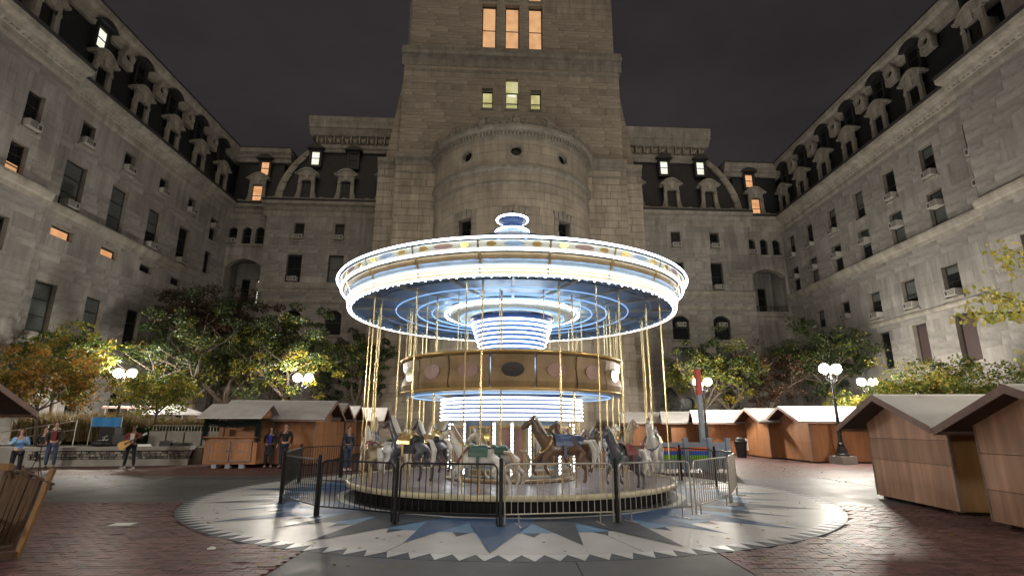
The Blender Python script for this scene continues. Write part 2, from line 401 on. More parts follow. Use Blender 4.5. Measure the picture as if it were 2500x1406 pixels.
# ---------------------------------------------------------------- the building round the courtyard
class Frame:
    def __init__(s, O, D, N): s.O = Vector(O); s.D = Vector(D).normalized(); s.N = Vector(N).normalized(); s.off = 0
    def P(s, u, z, d=0): return s.O+s.D*u+s.N*(d+s.off)+Vector((0, 0, z))
    def sh(s, off): f = Frame(s.O, s.D, s.N); f.off = s.off+off; return f
class Polar:
    def __init__(s, C, D, N, r): s.C = Vector(C); s.D = D; s.N = N; s.r = r
    def P(s, u, z, d=0):
        a = u/s.r; return s.C+(s.D*math.sin(a)+s.N*math.cos(a))*(s.r+d)+Vector((0, 0, z))
def fbox(k, fr, u0, u1, z0, z1, d0, d1, skipback=False, seg=1):
    for i in range(seg):
        a = u0+(u1-u0)*i/seg; b = u0+(u1-u0)*(i+1)/seg
        k.hexa([fr.P(a, z0, d0), fr.P(b, z0, d0), fr.P(b, z1, d0), fr.P(a, z1, d0)], [fr.P(a, z0, d1), fr.P(b, z0, d1), fr.P(b, z1, d1), fr.P(a, z1, d1)])
UNIT = {}
def unitblock(t, mt):
    if (t, mt) not in UNIT:
        k = MB(); k.tone = t; e = .5
        k.raw([(-e, -e, 0), (e, -e, 0), (e, e, 0), (-e, e, 0), (-e, -e, 1), (e, -e, 1), (e, e, 1), (-e, e, 1)],
              [(4, 5, 6, 7), (0, 1, 5, 4), (1, 2, 6, 5), (2, 3, 7, 6), (3, 0, 4, 7)])
        UNIT[(t, mt)] = k.mesh('stone_block', mt)
    return UNIT[(t, mt)]
def free(u0, u1, ops):
    iv = [(u0, u1)]
    for a, b in ops:
        nv = []
        for s, e in iv:
            if b <= s or a >= e: nv.append((s, e)); continue
            if a > s: nv.append((s, a))
            if b < e: nv.append((b, e))
        iv = nv
    return [i for i in iv if i[1]-i[0] > .02]
def ashlar(fr, u0, u1, z0, z1, ops, parent, mt, course=.72, bl=(1.3, 2.6), gap=.03, proud=.05, thick=.55, nparts=0, seed=1, tones=(.78, .9, 1, 1.06, 1.14), curved=False, core=True):
    rn = random.Random(seed); nc = max(1, round((z1-z0)/course)); h = (z1-z0)/nc
    kc = MB(); full = []; stuff = []
    for c in range(nc):
        za, zb = z0+c*h, z0+(c+1)*h
        cuts = sorted({za, zb} | {z for o in ops for z in (o[2], o[3]) if za+.01 < z < zb-.01})
        js = [u0]; u = u0+rn.uniform(.4, bl[1])
        while u < u1-.4: js.append(u); u += rn.uniform(*bl)
        js.append(u1); tn = [rn.choice(tones) for _ in js]
        for a, b in zip(cuts[:-1], cuts[1:]):
            zm = (a+b)/2; act = [(o[0], o[1]) for o in ops if o[2] < zm < o[3]]
            for s, e in free(u0, u1, act):
                if core:
                    seg = max(1, int((e-s)/.5)) if curved else 1
                    fbox(kc, fr, s, e, a, b, -thick, 0, seg=seg)
                for i in range(len(js)-1):
                    p, q = max(s, js[i]), min(e, js[i+1])
                    if q-p < .06: continue
                    gl = gap/2 if p == js[i] and i else 0; gr = gap/2 if q == js[i+1] and i < len(js)-2 else 0
                    gb = gap/2 if abs(a-za) < 1e-6 else 0; gt = gap/2 if abs(b-zb) < 1e-6 else 0
                    blk = (p+gl, q-gr, a+gb, b-gt, tn[i])
                    (full if (not curved and a == za and b == zb) else stuff).append(blk)
    if core: kc.build('wall', 'mortar', parent)
    def sc(b):
        v = (fr.P((b[0]+b[1])/2, (b[2]+b[3])/2, 0)-CAM); dep = v.dot(F_)
        if dep < 2: return 1e6
        x = v.dot(RR)/dep; y = v.dot(UU)/dep
        return dep + (1000 if abs(x) > .95 or abs(y) > .53 else 0)
    full.sort(key=sc)
    if nparts:
        rot = Matrix((fr.D, Vector((0, 0, 1)), fr.N)).transposed().to_4x4()
        for b in full[:nparts]:
            o = bpy.data.objects.new('stone_block', unitblock(b[4], mt)); COL.objects.link(o); o.parent = parent
            M_ = Matrix.Translation(fr.P((b[0]+b[1])/2, (b[2]+b[3])/2, 0)) @ rot @ Matrix.Diagonal((b[1]-b[0], b[3]-b[2], proud, 1))
            o.matrix_basis = Matrix.Translation(-parent.location) @ M_
        stuff += full[nparts:]
    else: stuff += full
    ks = MB()
    for p, q, a, b, t in stuff:
        ks.tone = t; seg = max(1, int((q-p)/.55)) if curved else 1
        for i in range(seg):
            s = p+(q-p)*i/seg; e = p+(q-p)*(i+1)/seg
            v0 = [fr.P(s, a, 0), fr.P(e, a, 0), fr.P(e, b, 0), fr.P(s, b, 0)]; v1 = [fr.P(s, a, proud), fr.P(e, a, proud), fr.P(e, b, proud), fr.P(s, b, proud)]
            fs = [(4, 5, 6, 7), (0, 1, 5, 4), (2, 3, 7, 6)]
            if i == 0: fs.append((3, 0, 4, 7))
            if i == seg-1: fs.append((1, 2, 6, 5))
            ks.raw(v0+v1, fs)
    if stuff: ks.build('stone_block', mt, parent, kind='stuff')
def molding(fr, u0, u1, prof, parent, mt, name, seg=1, caps=True):   # prof: closed list of (d, z)
    k = MB(); n = len(prof); base = 0
    for i in range(seg+1):
        u = u0+(u1-u0)*i/seg
        for d, z in prof: k.v.append(tuple(fr.P(u, z, d)))
    for i in range(seg):
        for j in range(n):
            j2 = (j+1) % n; k.f.append((i*n+j, i*n+j2, (i+1)*n+j2, (i+1)*n+j)); k.t.append(1.0); k.m.append(0)
    if caps:
        k.f.append(tuple(range(n))); k.t.append(1.0); k.m.append(0); k.f.append(tuple(seg*n+j for j in reversed(range(n)))); k.t.append(1.0); k.m.append(0)
    return k.build(name, mt, parent)
def window(fr, op, parent, pane='window_glass', ac=None, rail=(.5,), depth=.27, arch=False, sill=True, mull=False, label=None, blind=None, fw=.07):
    u0, u1, z0, z1 = op; k = MB(); d0, d1 = -depth-.08, -depth
    fbox(k, fr, u0, u0+fw, z0, z1, d0, d1); fbox(k, fr, u1-fw, u1, z0, z1, d0, d1)
    fbox(k, fr, u0+fw, u1-fw, z0, z0+fw, d0, d1); fbox(k, fr, u0+fw, u1-fw, z1-fw*1.6, z1, d0, d1)
    for q in rail:
        z = z0+(z1-z0)*q; fbox(k, fr, u0+fw, u1-fw, z-.03, z+.03, d0+.01, d1+.02)
    if mull: um = (u0+u1)/2; fbox(k, fr, um-.025, um+.025, z0+fw, z1-fw*1.6, d0+.015, d1+.015)
    w = k.build('window', 'window_frame', parent, label=label)
    g = MB(); g.quad(fr.P(u0+.02, z0+.02, d0+.03), fr.P(u1-.02, z0+.02, d0+.03), fr.P(u1-.02, z1-.02, d0+.03), fr.P(u0+.02, z1-.02, d0+.03)); g.build('pane', pane, w)
    if blind:
        b = MB(); zb = z1-(z1-z0)*blind; fbox(b, fr, u0+fw+.01, u1-fw-.01, zb, z1-fw*1.7, d0+.036, d0+.05); b.build('blind', 'window_blind', w)
    if ac is not None:
        um = (u0+u1)/2; z = z0+.04+(z1-z0)*ac; hw = min(.42, (u1-u0)/2-.02); a = MB()
        fbox(a, fr, um-hw, um+hw, z, z+.42, -depth+.03, .34); a.mi = 1
        for q in range(4): fbox(a, fr, um-hw+.06, um+hw-.3, z+.07+q*.085, z+.11+q*.085, .342, .352)
        fbox(a, fr, um+hw-.24, um+hw-.06, z+.08, z+.34, .342, .35)
        a.build('air_conditioner', ['ac_metal', 'ac_dark'], w)
    if arch:
        a = MB(); r = (u1-u0)/2; um = (u0+u1)/2; rise = min(r*.55, .45); n = 8
        pts = [(u0+(u1-u0)*i/n, z1-rise*((2*i/n-1)**2)) for i in range(n+1)]
        for i in range(n):
            (ua, za), (ub, zb) = pts[i], pts[i+1]
            a.hexa([fr.P(ua, za, -.40), fr.P(ub, zb, -.40), fr.P(ub, z1+.002, -.40), fr.P(ua, z1+.002, -.40)], [fr.P(ua, za, .055), fr.P(ub, zb, .055), fr.P(ub, z1+.002, .055), fr.P(ua, z1+.002, .055)])
        a.build('arch_head', 'trim_stone', w)
    if sill:
        s = MB(); fbox(s, fr, u0-.12, u1+.12, z0-.16, z0-.003, -.3, .13); s.build('sill', 'trim_stone', w)
    return w
def box_local(k, x0, x1, y0, y1, z0, z1): k.box(x0, x1, y0, y1, z0, z1)

# dormer prototypes: local x along the wall, y out towards the courtyard, z up from the gutter
def stone_dormer_mesh():
    k = MB()
    for s in (-1, 1):
        k.hexa([(s*.52, .0, 0), (s*.95, .0, 0), (s*.95, .35, 0), (s*.52, .35, 0)], [(s*.52, .0, 2.25), (s*.82, .0, 2.25), (s*.82, .3, 2.25), (s*.52, .3, 2.25)])
        k.hexa([(s*.95, .02, 0), (s*1.22, .02, 0), (s*1.22, .3, 0), (s*.95, .3, 0)], [(s*.84, .02, 1.1), (s*.9, .02, 1.1), (s*.9, .24, 1.1), (s*.84, .24, 1.1)])
        k.box(s*.83 if s < 0 else .52, -.52 if s < 0 else .83, .0, .42, 1.95, 2.2)
        k.box(-.52-.003 if s < 0 else .5, -.5 if s < 0 else .523, -1.6, .1, 0, 2.25)
    k.box(-.82, .82, .0, .32, 2.25, 2.75); k.box(-.95, .95, -.02, .42, 2.75, 2.88)
    n = 10                                             # segmental pediment
    for i in range(n):
        a = -1.08+2.16*i/n; b = -1.08+2.16*(i+1)/n
        za = 3.02+.55*(1-(a/1.08)**2); zb = 3.02+.55*(1-(b/1.08)**2)
        k.hexa([(a, -1.2, 2.88), (b, -1.2, 2.88), (b, .38, 2.88), (a, .38, 2.88)], [(a, -1.2, za-.16), (b, -1.2, zb-.16), (b, .38, zb-.16), (a, .38, za-.16)])
        k.hexa([(a, -1.2, za-.155), (b, -1.2, zb-.155), (b, .5, zb-.155), (a, .5, za-.155)], [(a, -1.2, za), (b, -1.2, zb), (b, .5, zb), (a, .5, za)])
    for s in (-1, 1): k.box(min(s*1.08, s*1.2), max(s*1.08, s*1.2), -.02, .58, 2.82, 3.0)
    k.box(-.2, .2, .38, .5, 2.3, 3.1)
    return k.mesh('stone_dormer', 'trim_stone')
def dormer_window_mesh(x, z0, z1, y):
    k = MB(); w = .06
    k.box(-x, -x+w, y-.06, y, z0, z1); k.box(x-w, x, y-.06, y, z0, z1); k.box(-x+w, x-w, y-.06, y, z1-w, z1); k.box(-x+w, x-w, y-.06, y, z0, z0+w)
    zm = (z0+z1)/2; k.box(-x+w, x-w, y-.05, y+.01, zm-.03, zm+.03); return k.mesh('window', 'window_frame')
def pane_mesh(x, z0, z1, y, mt):
    k = MB(); k.quad((-x, y-.045, z0), (x, y-.045, z0), (x, y-.045, z1), (-x, y-.045, z1)); return k.mesh('pane', mt)
def slate_dormer_mesh():
    k = MB()
    for s in (-1, 1): k.box(min(s*.42, s*.62), max(s*.42, s*.62), -2.2, .1, 0, 1.6)
    k.box(-.62, .62, -2.2, .12, 1.5, 1.8); k.box(-.62, .62, -2.2, .12, -.25, 0)
    n = 8
    for i in range(n):
        a = -.85+1.7*i/n; b = -.85+1.7*(i+1)/n; za = 1.8+.38*(1-(a/.85)**2); zb = 1.8+.38*(1-(b/.85)**2)
        k.hexa([(a, -2.2, 1.74), (b, -2.2, 1.74), (b, .42, 1.74), (a, .42, 1.74)], [(a, -2.2, za), (b, -2.2, zb), (b, .42, zb), (a, .42, za)])
    return k.mesh('slate_dormer', 'lead')
def oculus_mesh():
    k = MB(); n = 16
    for i in range(n):
        a, b = 2*math.pi*i/n, 2*math.pi*(i+1)/n
        for (r0, r1, y1) in ((.26, .40, .22), (.40, .62, .36)):
            p = [(r0*math.cos(a), 0, r0*math.sin(a)), (r1*math.cos(a), 0, r1*math.sin(a)), (r1*math.cos(b), 0, r1*math.sin(b)), (r0*math.cos(b), 0, r0*math.sin(b))]
            k.hexa([(x, -.5, z) for x, y, z in p], [(x, y1, z) for x, y, z in p])
    for x in (-.5, .5): k.box(x-.15, x+.15, -.4, .28, -.95, -.35)
    k.box(-.35, .35, -.4, .3, -.95, -.6); k.box(-.3, .3, -.4, .34, .5, .85)
    return k.mesh('round_dormer', 'trim_stone')
SDM, WINM, SLM, OCM = stone_dormer_mesh(), dormer_window_mesh(.5, .02, 2.2, .02), slate_dormer_mesh(), oculus_mesh()
WINU = dormer_window_mesh(.42, 0, 1.5, .02)
PANES = {m_: pane_mesh(.48, .04, 2.18, .02, m_) for m_ in ('window_glass', 'lit_orange')}
PANEU = {m_: pane_mesh(.40, .02, 1.48, .02, m_) for m_ in ('window_glass', 'lit_orange', 'lit_white')}
k = MB(); k.raw([(0, .0, 0)]+[(.3*math.cos(2*math.pi*i/14), .0, .3*math.sin(2*math.pi*i/14)) for i in range(14)], [(0, i+1, (i+1) % 14+1) for i in range(14)]); OCG = k.mesh('pane', 'window_glass')
def dormers(fr, parent, rz, lowers, uppers, oculi, thin=.62, dlow=-.4, dup=-.62):
    L0 = parent.location
    for u, z, lit in lowers:
        o = inst('stone_dormer', SDM, parent, fr.P(u, z, dlow)-L0, rz, scale=(.94, thin, 1)); w_ = inst('window', WINM, o); inst('pane', PANES['lit_orange' if lit else 'window_glass'], w_, label='pane with orange light behind' if lit else None)
    for u, z, lit in uppers:
        o = inst('slate_dormer', SLM, parent, fr.P(u, z, dup)-L0, rz); w_ = inst('window', WINU, o); inst('pane', PANEU[lit or 'window_glass'], w_, label='brightly lit pane' if lit else None)
    for u, z in oculi:
        o = inst('round_dormer', OCM, parent, fr.P(u, z, dup+.12)-L0, rz, scale=(.85, .6, .85)); inst('pane', OCG, o)
def eaves(fr, u0, u1, parent, z=22.45, dent=True, gut=True):
    molding(fr, u0, u1, [(-.5, z-1.35), (.06, z-1.35), (.12, z-1.15), (.12, z-.8), (.3, z-.62), (.38, z-.4), (.8, z-.28), (.86, z-.02), (-.5, z-.02)], parent, 'trim_stone', 'cornice')
    if gut: molding(fr, u0, u1, [(-.5, z-.015), (.9, z-.015), (.95, z+.16), (.8, z+.2), (-.5, z+.2)], parent, 'lead', 'gutter')
    if dent:
        k = MB(); u = u0+.1
        while u < u1-.2: fbox(k, fr, u, u+.16, z-.76, z-.64, .12, .27); u += .36
        k.build('dentil', 'trim_stone', parent, kind='stuff')
    k = MB(); fbox(k, fr, u0, u1, z+.205, z+.62, -.45, -.2); fbox(k, fr, u0, u1, z+.623, z+.72, -.5, -.12)
    u = u0+.6
    while u < u1-.5: fbox(k, fr, u, u+.4, z+.2, z+.8, -.52, -.1); u += 2.2
    k.build('parapet', 'trim_stone', parent)
def mansard(fr, u0, u1, parent, z=22.6, ztop=27.8, d0=-.5, d1=-1.0):
    k = MB(); k.hexa([fr.P(u0, z, d0), fr.P(u1, z, d0), fr.P(u1, z, d0-5), fr.P(u0, z, d0-5)], [fr.P(u0, ztop, d1), fr.P(u1, ztop, d1), fr.P(u1, ztop, d1-4), fr.P(u0, ztop, d1-4)])
    k.build('mansard_roof', 'slate', parent)
def topcornice(fr, u0, u1, parent, z0=27.7, z1=29.0, d=-.72, mt='trim_stone'):
    molding(fr, u0, u1, [(d-3, z0-.1), (d, z0-.1), (d+.08, z0+.25), (d+.25, z0+.35), (d+.3, z0+.6), (d+.55, z0+.8), (d+.6, z1-.08), (d-3, z1-.08)], parent, mt, 'roof_cornice')
    molding(fr, u0-.02, u1+.02, [(d-3, z1-.075), (d+.68, z1-.075), (d+.68, z1), (d-3, z1+.12)], parent, 'lead', 'roof_edge')
def belt(fr, u0, u1, parent, z0=13.65, z1=14.45, seg=1, p=.3):
    molding(fr, u0, u1, [(-.4, z0), (.07, z0), (.1, z0+.25), (.2, z0+.35), (p, z0+.6), (p, z1-.05), (.1, z1+.06), (-.4, z1+.06)], parent, 'trim_stone', 'belt_course', seg=seg)

WORLD[0] = True
WT = (.9, .95, 1, 1.03, 1.08)
# ---- left wing
fl = Frame((-27, 0, 0), (0, 1, 0), (1, 0, 0))
lw = thing('stone_wing', 'long stone wing on the left with dark mansard roof and stone dormers', 'building', (-27, 25, 0))
YP = 28.3
ups = [(31.25, 18.85, 20.43, .8, 1, 0), (35.15, 18.95, 20.43, .8, 1, 0), (39.09, 19.0, 20.41, .78, 1, 0), (42.95, 19.05, 20.44, .75, 1, 0), (46.67, 17.9, 20.05, .88, .6, 0)]
tall = [(31.0, 14.5, 17.55, 1.25), (34.91, 14.5, 17.65, 1.2), (38.78, 14.5, 17.62, 1.15), (42.62, 14.5, 17.63, 1.1), (46.46, 14.74, 16.81, .8)]
slots = [(30.98, 12.55, 13.2, 1.25, 'lit_orange'), (34.94, 12.62, 13.22, 1.15, 'lit_orange'), (38.78, 12.64, 13.22, 1.05, 'window_glass'), (42.5, 12.64, 13.22, 1.05, 'window_glass')]
low = [(30.72, 6.8, 9.73, 1.15), (34.6, 6.9, 9.71, 1.15), (38.4, 6.9, 9.7, 1.1), (42.3, 6.9, 9.7, 1.1), (46.3, 6.9, 9.7, .9)]
grd = [(y, 2.2, 4.0, .95) for y in (30.6, 34.5, 38.2, 42.1, 46)]
C = lambda y, a, b, w, *_: (y-w*.66, y+w*.66, a, b)
ops = [C(*q) for q in ups+tall+[s[:4] for s in slots]+low+grd]
ashlar(fl, YP, 49.3, 0, 22, ops, lw, 'wing_stone', course=.8, bl=(1.4, 3), gap=.014, proud=.014, nparts=190, seed=3, tones=WT)
for i, q in enumerate(ups): window(fl, C(*q), lw, ac=.02 if q[4] == 1 else .55)
for i, q in enumerate(tall): window(fl, C(*q), lw, ac=.01 if i in (0, 2, 3) else None, rail=(.33, .66), blind=(.8, .95, .55, 0, 0)[i] or None)
for q in slots: window(fl, C(*q), lw, pane=q[4], rail=(), sill=False, depth=.25, label='low slot window with orange light' if q[4] != 'window_glass' else None)
for i, q in enumerate(low): window(fl, C(*q), lw, rail=(.33, .66), blind=(.97, .93, 0, .5, 0)[i] or None)
for q in grd: window(fl, C(*q), lw, arch=True)
belt(fl, YP, 49.2, lw); eaves(fl, YP, 49.3, lw); mansard(fl, 10, 51.5, lw); topcornice(fl, 5, 49.8, lw)
molding(fl, YP, 49.2, [(-.4, 5.0), (.1, 5.0), (.28, 5.15), (.28, 5.35), (.06, 5.5), (-.4, 5.5)], lw, 'trim_stone', 'plinth_course')
dys = [31.63, 35.6, 39.5, 43.4, 47.3]
dormers(fl, lw, R(-90), [(y, 22.65, 0) for y in dys], [(y-.25, 26.2, 'lit_white' if i == 0 else None) for i, y in enumerate(dys)], [(y-1.95+3.95*0, 27.25) for y in (35.6, 39.5, 43.4, 47.3)])
# its near pavilion stands one metre forward
fp = fl.sh(1.0)
pops = [C(26.36, 17.1, 19.4, .8), C(26.1, 14.3, 16.2, .8), C(26.0, 10.3, 12.1, .8), (21.5, 22.6, 14.3, 17.6), (21.5, 22.6, 18.6, 20.4), (25.4, 26.6, 6.8, 9.7), (21.5, 22.6, 6.8, 9.7)]
ashlar(fp, -8, YP, 0, 22, pops, lw, 'wing_stone', course=.8, bl=(1.4, 3), gap=.014, proud=.014, nparts=60, seed=4, tones=WT, thick=1.5)
for i, q in enumerate(pops):
    w_ = window(fp, q, lw, rail=(.33, .66), ac=.02 if i in (0, 4) else None, label='window with a warm lit lower sash' if i == 1 else None, blind=.6 if i > 4 else None)
    if i == 1:
        b = MB(); fbox(b, fp, q[0]+.08, q[1]-.08, q[2]+.08, q[2]+.75, -.31, -.295); b.build('lit_sash', 'lit_amber', w_)
belt(fp, -8, YP+.25, lw); eaves(fp, -8, YP+.35, lw); topcornice(fp, 8, YP-1.5, lw, 27.7, 29.0, -.72)
k = MB(); fbox(k, fp, 12, 24.0, 22.7, 26.9, -2.2, -.7); k.build('attic_wall', 'trim_stone', lw)
dormers(fp, lw, R(-90), [(26.0, 22.65, 0)], [], [])
# ---- right wing
fr_ = Frame((28.1, 0, 0), (0, 1, 0), (-1, 0, 0))
rw = thing('stone_wing', 'long stone wing on the right with window air conditioners on three floors', 'building', (28.1, 25, 0))
Y7 = (32.53, 36.19, 39.79, 43.43, 47.04, 50.2)
ups = [(28.98, 17.6, 19.93, .81)]+[(y, 17.8, 20.13, .9) for y in Y7]
tall = [(28.95, 14.55, 16.71, .8)]+[(y, 14.5, 16.85, .97) for y in Y7]
third = [(28.74, 9.66, 11.64, .88)]+[(y, 9.66, 11.78, 1.0) for y in Y7[:3]]+[(y, 10.34, 11.86, .9) for y in Y7[3:]]
fourth = [(28.8, 5.3, 8.3, .9), (32.19, 5.66, 8.53, 1.1), (35.89, 5.9, 8.58, .95), (39.45, 5.9, 8.62, .9), (43.2, 5.9, 8.62, .9), (46.8, 5.9, 8.6, .9)]
ops = [C(*q) for q in ups+tall+third+fourth]
YQ = 28.4
ashlar(fr_, YQ, 51.8, 0, 22, ops, rw, 'wing_stone', course=.8, bl=(1.4, 3), gap=.014, proud=.014, nparts=190, seed=6, tones=WT)
for i, q in enumerate(ups): window(fr_, C(*q), rw, ac=.02 if i != 3 else None, blind=(None, .3, None, .6, .25, None, .4)[i])
for i, q in enumerate(tall): window(fr_, C(*q), rw, ac=.50, rail=(.5,), blind=(None, .97, .9, .55, None, .97, None)[i])
for i, q in enumerate(third): window(fr_, C(*q), rw, ac=.02 if i < 5 else None, blind=(None, .25, .6, .3, None, .5, None)[i])
for i, q in enumerate(fourth): window(fr_, C(*q), rw, pane='board' if i in (1, 2) else 'window_glass', rail=(.5,) if i not in (1, 2) else (), label='window boarded up in dull red' if i in (1, 2) else None)
belt(fr_, YQ, 51.6, rw); eaves(fr_, YQ, 51.8, rw); mansard(fr_, 10, 54, rw); topcornice(fr_, 5, 52.4, rw)
molding(fr_, YQ, 51.6, [(-.4, 9.1), (.05, 9.1), (.12, 9.2), (.12, 9.35), (.05, 9.4), (-.4, 9.4)], rw, 'trim_stone', 'string_course')
dys = [32.6, 36.3, 40.0, 43.7, 47.4, 50.9]
dormers(fr_, rw, R(90), [(y+.2, 22.65, 0) for y in dys], [(y, 26.25, None) for y in dys], [(y, 27.35) for y in (34.71, 38.31, 41.97, 45.6, 49.1, 31.2)])
fq = fr_.sh(1.0)
pops = [(26.0, 27.0, 17.6, 19.9), (26.0, 27.0, 14.5, 16.7), (25.6, 26.6, 9.3, 11.6), (21.8, 22.8, 9.3, 11.6), (25.6, 26.6, 5.2, 8.2)]
ashlar(fq, -8, YQ, 0, 22, [q for q in pops[2:]], rw, 'wing_stone', course=.8, bl=(1.4, 3), gap=.014, proud=.014, nparts=60, seed=7, tones=WT, thick=1.5)
for i, q in enumerate(pops[2:]): window(fq, q, rw, rail=(.5,), ac=.02 if i == 1 else None)
belt(fq, -8, YQ+.25, rw); eaves(fq, -8, YQ+.35, rw)
k = MB(); fbox(k, fq, 10, 25.2, 22.7, 28.4, -2.4, -.75); k.build('attic_wall', 'trim_stone', rw)
dormers(fq, rw, R(90), [(26.6, 22.65, 0)], [(26.8, 26.2, None)], [])
# ---- back block between the wings
RB = R(182.6)
fb = Frame((-27, 49.26, 0), (.99899, .0450, 0), (.0450, -.99899, 0))
bw = thing('pavilion_wing', 'dark slate mansard pavilions joined behind the central tower', 'building', (0, 50.5, 0))
fpv = fb.sh(1.0)
def archtop(fr, u0, u1, z1, rise, parent, d0, d1, z2):      # filled spandrel of a segmental arch
    a = MB(); n = 12
    for i in range(n):
        ua, ub = u0+(u1-u0)*i/n, u0+(u1-u0)*(i+1)/n
        za, zb = z1-rise*(2*i/n-1)**2, z1-rise*(2*(i+1)/n-1)**2
        a.hexa([fr.P(ua, za, d0), fr.P(ub, zb, d0), fr.P(ub, z2, d0), fr.P(ua, z2, d0)], [fr.P(ua, za, d1), fr.P(ub, zb, d1), fr.P(ub, z2, d1), fr.P(ua, z2, d1)])
    a.build('arch_head', 'trim_stone', parent)
for side, (a0, a1, arch, wins) in enumerate((
    (-.3, 3.9, (.15, 3.5, 12.75, 17.1), [(-.02, .85, 18.57, 20.3), (1.32, 2.17, 18.57, 20.3), (2.59, 3.4, 18.57, 20.3)]),
    (51.0, 55.4, (51.3, 54.9, 12.75, 17.1), [(51.38, 52.19, 18.57, 20.3), (52.7, 53.5, 18.57, 20.3), (54.0, 54.85, 18.57, 20.3)]))):
    ashlar(fb, a0, a1, 0, 22, [arch]+wins, bw, 'wing_stone', course=.75, bl=(1, 2), gap=.02, proud=.02, nparts=12, seed=11+side, tones=WT, thick=.6)
    for i, q in enumerate(wins): window(fb, q, bw, arch=True, ac=.02 if i == 0 else None)
    archtop(fb, arch[0], arch[1], arch[3], .75, bw, -.6, .03, arch[3]+.003)
    # the loggia behind the arch
    u0, u1, z0, z1 = arch; k = MB(); b = (u0+u1)/2+(.25 if side == 0 else -.6)
    d = -2.6
    fbox(k, fb, u0-.5, u0, z0-.2, z1+.3, d, -.602); fbox(k, fb, u1, u1+.5, z0-.2, z1+.3, d, -.602); fbox(k, fb, u0-.5, u1+.5, z0-.5, z0-.2, d-.3, .25); fbox(k, fb, u0-.5, u1+.5, z1+.3, z1+.5, d-.3, -.602)
    doors = [(u0+.55, u0+1.35, z0-.2, z0+3.0), (u0+2.0, u0+2.85, z0-.2, z0+3.0)]
    for s, e in free(u0-.5, u1+.5, [(q[0], q[1]) for q in doors]): fbox(k, fb, s, e, z0-.2, z1+.3, d-.3, d)
    for q in doors: fbox(k, fb, q[0], q[1], q[3], z1+.3, d-.3, d)
    k.build('loggia', 'wing_stone', bw)
    fd = fb.sh(d)
    lit = 1 if side == 0 else 0
    for i, q in enumerate(doors): window(fd, q, bw, pane='lit_white' if i == lit else 'window_glass', rail=(.35, .68), mull=(i == lit), depth=.12, sill=False, label='tall door with a cool white light behind it' if i == lit else None)
    k = MB(); 
    for j in range(9): fbox(k, fb, u0+.1+j*(u1-u0-.2)/8-.02, u0+.1+j*(u1-u0-.2)/8+.02, z0-.2, z0+.55, -.25, -.21)
    fbox(k, fb, u0, u1, z0+.55, z0+.6, -.26, -.2); k.build('railing', 'lead', bw)
    eaves(fb, a0, a1, bw); mansard(fb, a0, a1+.3, bw); topcornice(fb, a0-1, a1+1, bw)
    belt(fb, a0, a1, bw, 11.9, 12.5)
mid = (1.95, 53.0)
dormers(fb, bw, RB, [(2.05, 22.65, 1), (52.95, 22.65, 1)], [(2.4, 26.1, 'lit_orange'), (52.65, 26.25, 'lit_orange')], [])
